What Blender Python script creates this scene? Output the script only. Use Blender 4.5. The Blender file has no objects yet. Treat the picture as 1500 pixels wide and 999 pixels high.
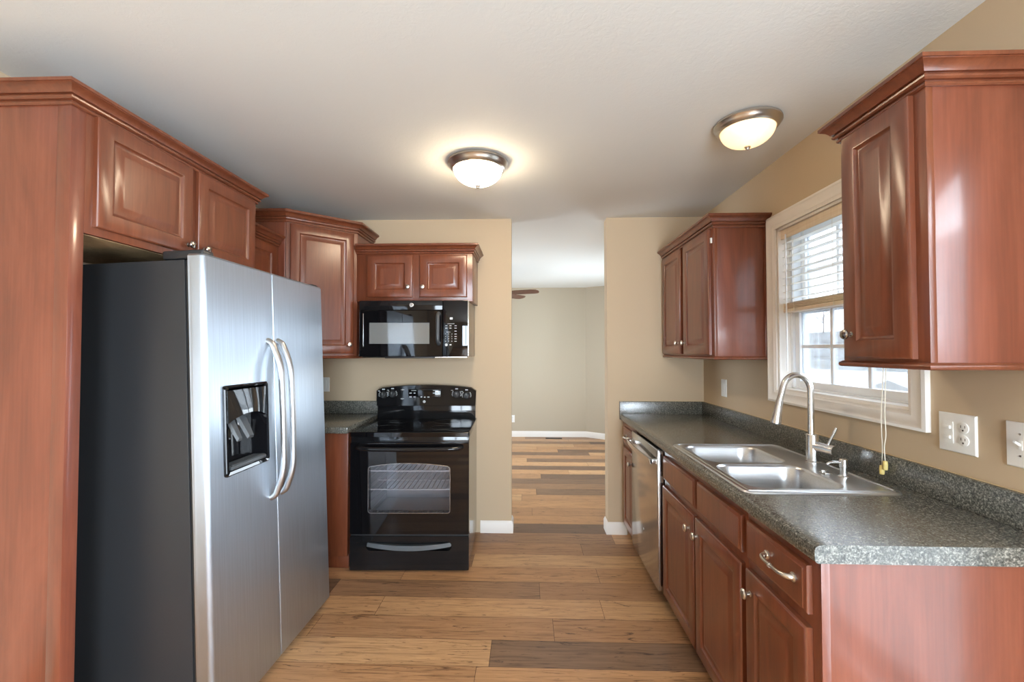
import bpy, bmesh, math, random
from mathutils import Vector, Matrix, Euler
random.seed(7)
PI = math.pi
S = bpy.context.scene
COL = S.collection

# ------------------------------------------------------------------ camera
cd = bpy.data.cameras.new('camera')
cam = bpy.data.objects.new('camera', cd)
COL.objects.link(cam)
cam.location = (0, -3.454, 1.405)
cam.rotation_euler = (PI / 2 + 0.0219, 0, 0.0335)
cd.sensor_width = 36
cd.lens = 649.4 / 1500 * 36
cd.clip_start = 0.02
cd.clip_end = 400
S.camera = cam

# ------------------------------------------------------------------ view, world, daylight
S.view_settings.view_transform = 'Standard'
S.view_settings.look = 'None'
S.view_settings.exposure = 0.92
S.view_settings.gamma = 1.0
S.view_settings.use_curve_mapping = False
S.cycles.use_denoising = True
S.cycles.max_bounces = 10
S.cycles.diffuse_bounces = 6
S.cycles.glossy_bounces = 4
S.cycles.transparent_max_bounces = 16
S.cycles.sample_clamp_indirect = 6.0
S.cycles.caustics_reflective = False
S.cycles.caustics_refractive = False
W = bpy.data.worlds.new('overcast_sky')
S.world = W
W.use_nodes = True
wn = W.node_tree.nodes
wbg = wn['Background']
wtc = wn.new('ShaderNodeTexCoord')
wsep = wn.new('ShaderNodeSeparateXYZ')
wrmp = wn.new('ShaderNodeValToRGB')
W.node_tree.links.new(wtc.outputs['Generated'], wsep.inputs[0])
W.node_tree.links.new(wsep.outputs['Z'], wrmp.inputs[0])
wrmp.color_ramp.elements[0].position = 0.0
wrmp.color_ramp.elements[0].color = (0.42, 0.45, 0.48, 1)
wrmp.color_ramp.elements[1].position = 0.8
wrmp.color_ramp.elements[1].color = (0.86, 0.95, 1.06, 1)
W.node_tree.links.new(wrmp.outputs[0], wbg.inputs[0])
wbg.inputs[1].default_value = 9.0


def daylight(name, loc, aim, sx, sy, power, col=(0.80, 0.91, 1.0)):
    l = bpy.data.lights.new(name, 'AREA')
    l.shape = 'RECTANGLE'
    l.size, l.size_y = sx, sy
    l.energy = power
    l.color = col
    o = bpy.data.objects.new(name, l)
    COL.objects.link(o)
    o.location = loc
    o.rotation_euler = Vector(aim).to_track_quat('-Z', 'Y').to_euler()
    return o


daylight('daylight_patio_door', (1.44, -3.58, 1.1), (-1, 0, -0.05), 1.9, 1.9, 62)
daylight('daylight_rear_window', (0.57, -6.02, 1.15), (-0.12, 1, 0.08), 1.35, 1.9, 106)
daylight('daylight_far_room_right', (1.82, 2.2, 1.35), (-1, 0, 0.25), 1.3, 1.5, 40)
daylight('daylight_far_room_left', (-3.05, 1.9, 1.35), (1, 0, 0), 1.9, 1.5, 32)


# ------------------------------------------------------------------ materials
def srgb(r, g, b):
    f = lambda c: (c / 255 / 12.92) if c / 255 <= 0.04045 else ((c / 255 + 0.055) / 1.055) ** 2.4
    return (f(r), f(g), f(b), 1)


def mat(name, color=(0.5, 0.5, 0.5, 1), rough=0.5, metal=0.0, coat=0.0, spec=0.5, em=None, ems=0.0):
    m = bpy.data.materials.new(name)
    m.use_nodes = True
    b = m.node_tree.nodes['Principled BSDF']
    b.inputs['Base Color'].default_value = color
    b.inputs['Roughness'].default_value = rough
    b.inputs['Metallic'].default_value = metal
    b.inputs['Coat Weight'].default_value = coat
    b.inputs['Coat Roughness'].default_value = 0.08
    b.inputs['Specular IOR Level'].default_value = spec
    if em:
        b.inputs['Emission Color'].default_value = em
        b.inputs['Emission Strength'].default_value = ems
    return m


class NT:
    def __init__(s, m):
        s.t = m.node_tree
        s.b = s.t.nodes['Principled BSDF']

    def n(s, kind, **kw):
        nd = s.t.nodes.new(kind)
        for k, v in kw.items():
            setattr(nd, k, v)
        return nd

    def l(s, a, b):
        s.t.links.new(a, b)

    def math(s, op, a, b=None):
        nd = s.n('ShaderNodeMath', operation=op)
        for i, x in enumerate((a, b)):
            if x is None:
                continue
            if isinstance(x, (int, float)):
                nd.inputs[i].default_value = x
            else:
                s.l(x, nd.inputs[i])
        return nd.outputs[0]

    def ramp(s, fac, stops, interp='LINEAR'):
        nd = s.n('ShaderNodeValToRGB')
        nd.color_ramp.interpolation = interp
        e = nd.color_ramp.elements
        while len(e) < len(stops):
            e.new(0.5)
        for el, (p, c) in zip(e, stops):
            el.position = p
            el.color = c if len(c) == 4 else (*c, 1)
        s.l(fac, nd.inputs[0])
        return nd.outputs[0]

    def coords(s, scale=(1, 1, 1), rnd=True):
        tc = s.n('ShaderNodeTexCoord')
        mp = s.n('ShaderNodeMapping')
        mp.inputs['Scale'].default_value = scale
        s.l(tc.outputs['Object'], mp.inputs[0])
        if rnd:
            oi = s.n('ShaderNodeObjectInfo')
            k = s.math('MULTIPLY', oi.outputs['Random'], 13.7)
            cb = s.n('ShaderNodeCombineXYZ')
            for i in range(3):
                s.l(k, cb.inputs[i])
            s.l(cb.outputs[0], mp.inputs['Location'])
        return mp.outputs[0]

    def noise(s, vec, scale, detail=4, rough=0.55, dist=0.0):
        nd = s.n('ShaderNodeTexNoise')
        nd.inputs['Scale'].default_value = scale
        nd.inputs['Detail'].default_value = detail
        nd.inputs['Roughness'].default_value = rough
        nd.inputs['Distortion'].default_value = dist
        s.l(vec, nd.inputs['Vector'])
        return nd.outputs['Fac']

    def mix(s, fac, a, b, blend='MIX'):
        nd = s.n('ShaderNodeMix', data_type='RGBA', blend_type=blend)
        for i, x in ((0, fac), (6, a), (7, b)):
            if isinstance(x, (int, float, tuple)):
                nd.inputs[i].default_value = x
            else:
                s.l(x, nd.inputs[i])
        return nd.outputs[2]

    def bump(s, h, strength, dist=0.002):
        nd = s.n('ShaderNodeBump')
        nd.inputs['Strength'].default_value = strength
        nd.inputs['Distance'].default_value = dist
        s.l(h, nd.inputs['Height'])
        s.l(nd.outputs[0], s.b.inputs['Normal'])


def wood(name, lo, mid, hi, rough=0.3, coat=0.35, scale=(7, 7, 0.9), cr=0.22):
    m = mat(name, mid, rough, coat=coat)
    t = NT(m)
    v = t.coords(scale)
    n1 = t.noise(v, 2.2, 5, 0.6, 1.2)
    v2 = t.coords((60, 60, 1.6))
    n2 = t.noise(v2, 2.0, 3, 0.5)
    f = t.math('ADD', t.math('MULTIPLY', n1, 0.72), t.math('MULTIPLY', n2, 0.28))
    c = t.ramp(f, [(0.3, lo), (0.5, mid), (0.7, hi)])
    t.l(c, t.b.inputs['Base Color'])
    t.b.inputs['Coat Roughness'].default_value = cr
    return m


CHERRY = wood('cherry_stained_maple', srgb(94, 50, 32), srgb(112, 60, 38), srgb(126, 71, 46))
CHERRY_SIDE = wood('cherry_veneer_side', srgb(96, 50, 35), srgb(118, 62, 43), srgb(133, 74, 53), 0.34, 0.62, (3.5, 3.5, 0.6), 0.13)
MAPLE_RAW = wood('unfinished_underside', srgb(160, 130, 92), srgb(184, 154, 112), srgb(200, 170, 128), 0.6, 0)

WALL = mat('tan_wall_paint', srgb(199, 179, 151), 0.6, spec=0.25)
t = NT(WALL); t.bump(t.noise(t.coords((1, 1, 1), False), 220, 3), 0.08, 0.001)
WALLF = mat('greige_wall_paint', srgb(182, 171, 151), 0.65, spec=0.25)
CEIL = mat('white_ceiling_paint', srgb(228, 229, 225), 0.8, spec=0.2)
t = NT(CEIL)
cv = t.coords((1, 1, 1), False)
h1 = t.noise(cv, 9, 3, 0.6, 2.5)
h2 = t.noise(cv, 38, 3, 0.6, 1.5)
t.bump(t.math('ADD', t.math('MULTIPLY', h1, 0.6), h2), 0.17, 0.005)
TRIM = mat('white_trim_paint', srgb(236, 232, 226), 0.35)
VINYL = mat('white_vinyl', srgb(236, 240, 244), 0.35)
PLATE = mat('white_plastic_plate', srgb(238, 238, 234), 0.35)
SLOTM = mat('dark_slot', srgb(70, 66, 60), 0.6)
NICKEL = mat('satin_nickel', (0.62, 0.58, 0.52, 1), 0.28, 1.0)
BRUSHED = mat('brushed_nickel', (0.66, 0.65, 0.63, 1), 0.26, 1.0)
PEWTER = mat('dark_pewter_knob', (0.36, 0.32, 0.28, 1), 0.22, 1.0)
BLACK = mat('black_enamel', (0.010, 0.010, 0.011, 1), 0.07, spec=0.4)
BLACKG = mat('black_glass', (0.005, 0.005, 0.006, 1), 0.03, spec=0.5)
BLACKM = mat('matte_black_plastic', (0.02, 0.02, 0.021, 1), 0.45)
GREYP = mat('dark_grey_plastic', (0.055, 0.06, 0.065, 1), 0.4)
OVENIN = mat('grey_oven_enamel', (0.50, 0.51, 0.52, 1), 0.4)
RACKM = mat('dull_steel_wire', (0.8, 0.8, 0.8, 1), 0.45, 0.6)
CHROME = mat('chrome_wire', (0.7, 0.7, 0.7, 1), 0.15, 1.0)
PRINT = mat('pale_grey_print', srgb(200, 204, 206), 0.5)
LCD = mat('dark_green_display', srgb(16, 42, 36), 0.1, coat=1)
TANREFL = mat('dark_steel_tan_reflection', srgb(118, 104, 86), 0.3, coat=0.3)  # dark grey microwave side; its tan reflection is put into the base colour
SLAT = mat('white_faux_wood_slat', srgb(236, 236, 232), 0.4)
VALANCE = wood('pale_wood_valance', srgb(222, 202, 174), srgb(236, 220, 196), srgb(244, 232, 212), 0.45, 0.1, (4, 0.8, 30))
CORD = mat('white_cord', srgb(236, 230, 214), 0.7)
TASSEL = mat('yellowed_plastic', srgb(228, 206, 128), 0.4)
VENT = mat('bronze_register', srgb(70, 52, 38), 0.5, 0.3)
FANWOOD = wood('fan_blade_wood', srgb(70, 38, 26), srgb(92, 52, 36), srgb(108, 64, 44), 0.4, 0.1, (2, 20, 20))

# black textured refrigerator side
FSIDE = mat('black_textured_steel', (0.022, 0.023, 0.025, 1), 0.38)
t = NT(FSIDE); t.bump(t.noise(t.coords((1, 1, 1), False), 420, 3), 0.25, 0.001)


def steel(name, base, rough, scale, aniso=0.0, tang=(0, 1, 0)):
    m = mat(name, base, rough, 1.0)
    t = NT(m)
    n = t.noise(t.coords(scale, False), 1.0, 4, 0.6)
    t.l(t.math('ADD', t.math('MULTIPLY', n, 0.06), rough - 0.03), t.b.inputs['Roughness'])
    c = t.ramp(n, [(0.3, (base[0] * 0.9, base[1] * 0.9, base[2] * 0.9)), (0.7, (base[0] * 1.06, base[1] * 1.06, base[2] * 1.06))])
    t.l(c, t.b.inputs['Base Color'])
    if aniso:
        cb = t.n('ShaderNodeCombineXYZ')
        for i in range(3):
            cb.inputs[i].default_value = tang[i]
        t.l(cb.outputs[0], t.b.inputs['Tangent'])
        t.b.inputs['Anisotropic'].default_value = aniso
    return m


STEEL = steel('brushed_stainless_door', (0.50, 0.56, 0.63, 1), 0.36, (4, 160, 3), 0.85)
STEELDW = steel('brushed_stainless_dishwasher', (0.56, 0.55, 0.54, 1), 0.16, (4, 260, 3))
HANDLEM = mat('satin_steel_bar', (0.50, 0.50, 0.50, 1), 0.34, 1.0)
SINKM = steel('brushed_stainless_sink', (0.62, 0.63, 0.64, 1), 0.30, (6, 200, 200))

# speckled laminate
LAM = mat('speckled_grey_laminate', (0.05, 0.055, 0.05, 1), 0.24, spec=0.9)
t = NT(LAM)
v = t.coords((1, 1, 1), False)
n1 = t.noise(v, 210, 2, 0.6)
n2 = t.noise(v, 95, 2, 0.5)
f = t.math('ADD', t.math('MULTIPLY', n1, 0.75), t.math('MULTIPLY', n2, 0.25))
c = t.ramp(f, [(0.34, srgb(46, 47, 43)), (0.47, srgb(82, 82, 76)), (0.56, srgb(108, 107, 99)), (0.68, srgb(158, 155, 144))])
t.l(c, t.b.inputs['Base Color'])

# plank floor, boards run along X
FLOOR = mat('wood_plank_floor', (0.4, 0.25, 0.14, 1), 0.38, spec=0.4)
t = NT(FLOOR)
tc = t.n('ShaderNodeTexCoord')
sp = t.n('ShaderNodeSeparateXYZ')
t.l(tc.outputs['Object'], sp.inputs[0])
PW, PL = 0.182, 1.22
yr = t.math('DIVIDE', sp.outputs['Y'], PW)
row = t.math('FLOOR', yr)
wnr = t.n('ShaderNodeTexWhiteNoise', noise_dimensions='1D')
t.l(row, wnr.inputs['W'])
xs = t.math('ADD', t.math('DIVIDE', sp.outputs['X'], PL), t.math('MULTIPLY', wnr.outputs['Value'], 9.0))
colm = t.math('FLOOR', xs)
cb = t.n('ShaderNodeCombineXYZ')
t.l(row, cb.inputs[0]); t.l(colm, cb.inputs[1])
wn2 = t.n('ShaderNodeTexWhiteNoise', noise_dimensions='2D')
t.l(cb.outputs[0], wn2.inputs['Vector'])
base = t.ramp(wn2.outputs['Value'], [(0.0, srgb(116, 92, 76)), (0.22, srgb(142, 113, 90)), (0.36, srgb(176, 135, 100)), (0.7, srgb(196, 152, 110)), (1.0, srgb(208, 168, 126))])
cg = t.n('ShaderNodeCombineXYZ')
t.l(t.math('MULTIPLY', xs, 2.2), cg.inputs[0])
t.l(t.math('MULTIPLY', sp.outputs['Y'], 34), cg.inputs[1])
t.l(t.math('MULTIPLY', wn2.outputs['Value'], 40), cg.inputs[2])
g1 = t.noise(cg.outputs[0], 1.6, 6, 0.65, 1.4)
gm = t.ramp(g1, [(0.30, srgb(120, 98, 80)), (0.46, srgb(226, 218, 208)), (0.62, srgb(250, 246, 240)), (0.78, srgb(255, 255, 255))])
c1 = t.mix(0.85, base, gm, 'MULTIPLY')
ck = t.n('ShaderNodeCombineXYZ')
t.l(t.math('MULTIPLY', xs, 5.0), ck.inputs[0])
t.l(t.math('MULTIPLY', sp.outputs['Y'], 26), ck.inputs[1])
t.l(t.math('MULTIPLY', wn2.outputs['Value'], 17), ck.inputs[2])
g2 = t.noise(ck.outputs[0], 1.1, 5, 0.7, 2.2)
kn = t.ramp(g2, [(0.32, srgb(80, 54, 40)), (0.41, (1, 1, 1, 1))])
c2 = t.mix(0.8, c1, kn, 'MULTIPLY')
fy = t.math('FRACT', yr)
fx = t.math('FRACT', xs)
gap = t.math('MINIMUM', t.math('MULTIPLY', t.math('MINIMUM', fy, t.math('SUBTRACT', 1, fy)), PW), t.math('MULTIPLY', t.math('MINIMUM', fx, t.math('SUBTRACT', 1, fx)), PL))
gl = t.ramp(t.math('MULTIPLY', gap, 400), [(0.2, srgb(120, 100, 84)), (0.7, (1, 1, 1, 1))])
t.l(t.mix(1.0, c2, gl, 'MULTIPLY'), t.b.inputs['Base Color'])
t.l(t.math('ADD', t.math('MULTIPLY', g1, 0.18), 0.28), t.b.inputs['Roughness'])


def glass(name, tint=(1, 1, 1, 1), refl=1.0):
    m = bpy.data.materials.new(name)
    m.use_nodes = True
    nt = m.node_tree
    nt.nodes.clear()
    out = nt.nodes.new('ShaderNodeOutputMaterial')
    mx = nt.nodes.new('ShaderNodeMixShader')
    tr = nt.nodes.new('ShaderNodeBsdfTransparent')
    tr.inputs[0].default_value = tint
    gl = nt.nodes.new('ShaderNodeBsdfGlossy')
    gl.inputs['Roughness'].default_value = 0.02
    fr = nt.nodes.new('ShaderNodeFresnel')
    fr.inputs[0].default_value = 1.5
    mu = nt.nodes.new('ShaderNodeMath')
    mu.operation = 'MULTIPLY'
    mu.inputs[1].default_value = refl
    nt.links.new(fr.outputs[0], mu.inputs[0])
    nt.links.new(mu.outputs[0], mx.inputs[0])
    nt.links.new(tr.outputs[0], mx.inputs[1])
    nt.links.new(gl.outputs[0], mx.inputs[2])
    nt.links.new(mx.outputs[0], out.inputs[0])
    return m


PANE = glass('window_glass', (0.96, 0.98, 1, 1), 0.8)
OVENGLASS = glass('tinted_oven_glass', (0.86, 0.86, 0.88, 1), 1.0)


# ------------------------------------------------------------------ mesh helpers
def merge(dst, src):
    me = bpy.data.meshes.new('tmp')
    src.to_mesh(me)
    src.free()
    dst.from_mesh(me)
    bpy.data.meshes.remove(me)


def box(bm, lo, hi, bev=0.0, seg=2):
    b = bmesh.new()
    lo = Vector(lo); hi = Vector(hi)
    bmesh.ops.create_cube(b, size=1)
    for v in b.verts:
        v.co = Vector((lo[i] + (v.co[i] + 0.5) * (hi[i] - lo[i]) for i in range(3)))
    if bev > 0:
        bmesh.ops.bevel(b, geom=list(b.edges), offset=bev, segments=seg, profile=0.5, affect='EDGES')
    merge(bm, b)
    return bm


def prism(bm, poly, z0, z1, bev=0.0):
    b = bmesh.new()
    lo = [b.verts.new((x, y, z0)) for x, y in poly]
    hi = [b.verts.new((x, y, z1)) for x, y in poly]
    n = len(poly)
    b.faces.new(lo[::-1]); b.faces.new(hi)
    for i in range(n):
        b.faces.new((lo[i], lo[(i + 1) % n], hi[(i + 1) % n], hi[i]))
    bmesh.ops.recalc_face_normals(b, faces=b.faces)
    if bev > 0:
        bmesh.ops.bevel(b, geom=list(b.edges), offset=bev, segments=2, profile=0.5, affect='EDGES')
    merge(bm, b)
    return bm


def ring_bridge(b, r0, r1):
    n = len(r0)
    for i in range(n):
        b.faces.new((r0[i], r0[(i + 1) % n], r1[(i + 1) % n], r1[i]))


def loft(bm, loops, cap0=True, cap1=True):
    b = bmesh.new()
    rs = [[b.verts.new(p) for p in lp] for lp in loops]
    for a, c in zip(rs, rs[1:]):
        ring_bridge(b, a, c)
    if cap0:
        b.faces.new(rs[0][::-1])
    if cap1:
        b.faces.new(rs[-1])
    bmesh.ops.recalc_face_normals(b, faces=b.faces)
    merge(bm, b)
    return bm


def tube(bm, pts, r, seg=12, cap=True, scale2=1.0):
    pts = [Vector(p) for p in pts]
    n = len(pts)
    rad = r if isinstance(r, (list, tuple)) else [r] * n
    T = []
    for i in range(n):
        d = (pts[min(i + 1, n - 1)] - pts[max(i - 1, 0)])
        T.append(d.normalized())
    up = Vector((0, 0, 1)) if abs(T[0].z) < 0.9 else Vector((1, 0, 0))
    nrm = (up - T[0] * up.dot(T[0])).normalized()
    loops = []
    for i in range(n):
        nrm = (nrm - T[i] * nrm.dot(T[i])).normalized()
        bi = T[i].cross(nrm)
        loops.append([pts[i] + (nrm * math.cos(a) + bi * math.sin(a) * scale2) * rad[i] for a in (2 * PI * k / seg for k in range(seg))])
    return loft(bm, loops, cap, cap)


def lathe(bm, prof, o=(0, 0, 0), axis=(0, 0, 1), seg=28, cap=True):
    ax = Vector(axis).normalized()
    up = Vector((0, 0, 1)) if abs(ax.z) < 0.9 else Vector((1, 0, 0))
    u = (up - ax * up.dot(ax)).normalized()
    w = ax.cross(u)
    o = Vector(o)
    loops = [[o + ax * h + (u * math.cos(a) + w * math.sin(a)) * max(r, 0.0003) for a in (2 * PI * k / seg for k in range(seg))] for r, h in prof]
    return loft(bm, loops, cap, cap)


def bez(p0, p1, p2, p3, n=10):
    p0, p1, p2, p3 = map(Vector, (p0, p1, p2, p3))
    return [p0 * (1 - s) ** 3 + p1 * 3 * s * (1 - s) ** 2 + p2 * 3 * s * s * (1 - s) + p3 * s ** 3 for s in (i / n for i in range(n + 1))]


def smooth_path(pts, r=0.03, n=6):
    """polyline with rounded corners"""
    pts = [Vector(p) for p in pts]
    out = [pts[0]]
    for a, b, c in zip(pts, pts[1:], pts[2:]):
        d0 = (a - b); d1 = (c - b)
        k = min(r, d0.length * 0.49, d1.length * 0.49)
        s, e = b + d0.normalized() * k, b + d1.normalized() * k
        for i in range(n + 1):
            q = i / n
            out.append(s * (1 - q) ** 2 + b * 2 * q * (1 - q) + e * q * q)
    out.append(pts[-1])
    return out


def rrect(cx, cy, w, h, r, n=6):
    pts = []
    for sx, sy, a0 in ((1, 1, 0), (-1, 1, PI / 2), (-1, -1, PI), (1, -1, 1.5 * PI)):
        for i in range(n + 1):
            a = a0 + PI / 2 * i / n
            pts.append((cx + sx * (w / 2 - r) + r * math.cos(a), cy + sy * (h / 2 - r) + r * math.sin(a)))
    return pts


def textbm(s, size):
    cu = bpy.data.curves.new('txt', 'FONT')
    cu.body = s
    cu.size = size
    cu.align_x = 'CENTER'
    cu.align_y = 'CENTER'
    cu.extrude = size * 0.03
    cu.resolution_u = 2
    o = bpy.data.objects.new('txt', cu)
    COL.objects.link(o)
    bpy.context.view_layer.update()
    me = bpy.data.meshes.new_from_object(o)
    b = bmesh.new()
    b.from_mesh(me)
    bpy.data.objects.remove(o)
    bpy.data.curves.remove(cu)
    bpy.data.meshes.remove(me)
    return b


def put_text(bm, s, size, o, u, v):
    b = textbm(s, size)
    u = Vector(u); v = Vector(v); n = u.cross(v); o = Vector(o)
    for q in b.verts:
        q.co = o + u * q.co.x + v * q.co.y + n * q.co.z
    merge(bm, b)


# ------------------------------------------------------------------ object helpers
MATW = {}


def thing(name, label, cat, loc=(0, 0, 0), rot=(0, 0, 0), group=None):
    o = bpy.data.objects.new(name, None)
    o.empty_display_size = 0.1
    COL.objects.link(o)
    o.location = loc
    o.rotation_euler = rot
    o['label'] = label
    o['category'] = cat
    if group:
        o['group'] = group
    MATW[o] = Matrix.Translation(loc) @ Euler(rot).to_matrix().to_4x4()
    return o


def part(name, bm, m, parent=None, label=None, local=False, angle=35):
    """mesh object; world coordinates unless local (coordinates of the parent)"""
    mw = MATW.get(parent)
    if mw is not None and not local:
        bm.transform(mw.inverted())
    bmesh.ops.recalc_face_normals(bm, faces=bm.faces) if False else None
    me = bpy.data.meshes.new(name)
    bm.to_mesh(me)
    bm.free()
    for p in me.polygons:
        p.use_smooth = True
    me.set_sharp_from_angle(angle=math.radians(angle))
    me.materials.append(m)
    o = bpy.data.objects.new(name, me)
    COL.objects.link(o)
    if parent is not None:
        o.parent = parent
        MATW[o] = mw if mw is not None else Matrix.Identity(4)
    if label:
        o['label'] = label
    return o


def solo(name, bm, m, label, cat, loc=(0, 0, 0), group=None, angle=35):
    """a thing that is one mesh, origin at loc"""
    bm.transform(Matrix.Translation(loc).inverted())
    o = part(name, bm, m, angle=angle)
    o.location = loc
    o['label'] = label
    o['category'] = cat
    if group:
        o['group'] = group
    MATW[o] = Matrix.Translation(loc)
    return o


def struct(name, bm, m):
    o = part(name, bm, m)
    o['kind'] = 'structure'
    return o


def B():
    return bmesh.new()


# ------------------------------------------------------------------ room shell
XR, XL, CZ = 1.356, -1.95, 2.44
YR = -6.0
FX0, FX1, FY = -3.0, 1.78, 3.83
DL, DR = -0.121, 0.6214
bm = B(); box(bm, (XL - .14, YR - .14, -.06), (XR + .14, .0575, 0)); box(bm, (FX0 - .14, .0575, -.06), (FX1 + .14, FY + .1, 0))
struct('floor', bm, FLOOR)
bm = B(); box(bm, (XL - .14, YR - .14, CZ), (XR + .14, .0575, CZ + .08)); box(bm, (FX0 - .14, .0575, CZ), (FX1 + .14, FY + .1, CZ + .08))
struct('ceiling', bm, CEIL)
bm = B(); box(bm, (FX0 - .14, 0, 0), (DL, .115, CZ)); struct('wall_back_left', bm, WALL)
bm = B(); box(bm, (DR, 0, 0), (FX1 + .14, .115, CZ)); struct('wall_back_right', bm, WALL)
bm = B(); box(bm, (XL - .14, YR, 0), (XL, 0, CZ)); struct('wall_left', bm, WALL)


def wall_holes(axis, at, th, a0, a1, holes):
    """wall along an axis with rectangular holes [(h0,h1,z0,z1)], thickness from at to at+th"""
    bm = B()

    def bx(p0, p1, z0, z1):
        if axis == 'y':
            box(bm, (min(at, at + th), p0, z0), (max(at, at + th), p1, z1))
        else:
            box(bm, (p0, min(at, at + th), z0), (p1, max(at, at + th), z1))
    cur = a0
    for h0, h1, z0, z1 in sorted(holes):
        bx(cur, h0, 0, CZ)
        if z0 > 0:
            bx(h0, h1, 0, z0)
        bx(h0, h1, z1, CZ)
        cur = h1
    bx(cur, a1, 0, CZ)
    return bm


WY0, WY1, WZ0, WZ1 = -1.838, -1.016, 1.192, 2.062
struct('wall_right', wall_holes('y', XR, .14, YR, 0, [(WY0, WY1, WZ0, WZ1), (-4.6, -2.56, .02, 2.1)]), WALL)
struct('wall_rear', wall_holes('x', YR, -.14, XL - .14, XR + .14, [(-.12, 1.26, .15, 2.15)]), WALL)
struct('wall_far', (lambda b: box(b, (FX0 - .14, FY, 0), (.9607, FY + .1, CZ)))(B()), WALLF)
bm = B(); prism(bm, [(.9607, FY), (FX1, 3.26), (FX1 + .14, 3.26), (FX1 + .14, 3.4), (.9607, FY + .1)], 0, CZ); struct('wall_far_angled', bm, WALLF)
struct('wall_far_left', wall_holes('y', FX0, -.14, .115, FY, [(.95, 2.85, .6, 2.1)]), WALLF)
struct('wall_far_right', wall_holes('y', FX1, .14, .115, 3.26, [(1.5, 2.9, .6, 2.1)]), WALLF)


def baseboard(name, pts, h=.092, th=.014):
    """pts: polyline along the wall face, room on the left-hand side"""
    prof = [(0, 0), (th, 0), (th, h - .018), (th * .55, h - .006), (th * .4, h), (0, h)]
    return struct(name, sweep(B(), pts, prof), TRIM)


def sweep(bm, pts, prof, z=0.0, side=1):
    """sweep profile [(out,height)] along a 2D polyline with mitred corners; out is to the left of travel (side=1)"""
    P = [Vector(p) for p in pts]
    n = len(P)
    D = [(P[i + 1] - P[i]).normalized() for i in range(n - 1)]
    N = [Vector((-d.y, d.x)) * side for d in D]
    M = []
    for i in range(n):
        if i == 0:
            M.append(N[0])
        elif i == n - 1:
            M.append(N[-1])
        else:
            s = N[i - 1] + N[i]
            M.append(s / (s.length_squared / 2) if s.length > 1e-6 else N[i])
    loops = [[(P[i].x + M[i].x * o, P[i].y + M[i].y * o, z + h) for o, h in prof] for i in range(n)]
    return loft(bm, loops)


baseboard('baseboard_back_left', [(DL, .115), (DL, 0), (-.36, 0)])
baseboard('baseboard_back_right', [(.765, 0), (DR, 0), (DR, .115)])
baseboard('baseboard_far', [(FX1, 3.26), (.9607, FY), (FX0, FY)])


# window in the right wall
def struct_root(name):
    o = bpy.data.objects.new(name, None)
    COL.objects.link(o)
    o['kind'] = 'structure'
    MATW[o] = Matrix.Identity(4)
    return o


win = struct_root('window_1')
# casing: mitred frame with stepped profile, on the room face
bm = B()
oy0, oy1, oz0, oz1 = -1.914, -.938, 1.13, 2.138
rings = []
cas = [(0, .0), (0, .018), (.012, .021), (.02, .017), (.045, .014), (.058, .016), (.066, .012), (.0745, .010), (.0745, 0)]
for ins, hh in cas:
    rings.append([(XR - hh, oy0 + ins, oz0 + ins * .85), (XR - hh, oy1 - ins, oz0 + ins * .85), (XR - hh, oy1 - ins, oz1 - ins), (XR - hh, oy0 + ins, oz1 - ins)])
loft(bm, rings, False, False)
part('casing', bm, TRIM, win)
bm = B()
for lo, hi in (((XR, WY0 - .002, WZ0), (XR + .14, WY0 + .012, WZ1)), ((XR, WY1 - .012, WZ0), (XR + .14, WY1 + .002, WZ1)),
               ((XR, WY0, WZ1 - .012), (XR + .14, WY1, WZ1 + .002)), ((XR - .004, WY0, WZ0 - .002), (XR + .14, WY1, WZ0 + .014))):
    box(bm, lo, hi)
part('jamb', bm, TRIM, win)


def sash(name, x, y0, y1, z0, z1, fr, cols, rows, mw=.018):
    bm = B()
    d = .032
    for lo, hi in (((x, y0, z0), (x + d, y0 + fr, z1)), ((x, y1 - fr, z0), (x + d, y1, z1)), ((x, y0 + fr, z0), (x + d, y1 - fr, z0 + fr)), ((x, y0 + fr, z1 - fr), (x + d, y1 - fr, z1))):
        box(bm, lo, hi, .003)
    s = part(name, bm, VINYL, win)
    for i in range(1, cols):
        c = y0 + fr + (y1 - y0 - 2 * fr) * i / cols
        bm = B(); box(bm, (x + .009, c - mw / 2, z0 + fr), (x + .021, c + mw / 2, z1 - fr), .003)
        part('muntin', bm, VINYL, s)
    for i in range(1, rows):
        c = z0 + fr + (z1 - z0 - 2 * fr) * i / rows
        bm = B(); box(bm, (x + .0095, y0 + fr, c - mw / 2), (x + .0205, y1 - fr, c + mw / 2), .003)
        part('muntin', bm, VINYL, s)
    bm = B(); box(bm, (x + .013, y0 + fr, z0 + fr), (x + .017, y1 - fr, z1 - fr))
    part('pane', bm, PANE, s)
    return s


sash('lower_sash', XR + .072, WY0 + .03, WY1 - .03, WZ0 + .02, 1.64, .036, 3, 2)
sash('upper_sash', XR + .106, WY0 + .03, WY1 - .03, 1.60, WZ1 - .02, .036, 3, 2)
bm = B()
for y in (WY0 + .012, WY1 - .030):
    box(bm, (XR + .06, y, WZ0 + .014), (XR + .14, y + .018, WZ1 - .012))
box(bm, (XR + .06, WY0 + .012, WZ0 + .012), (XR + .14, WY1 - .012, WZ0 + .022), .002)
part('frame', bm, VINYL, win)

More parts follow.
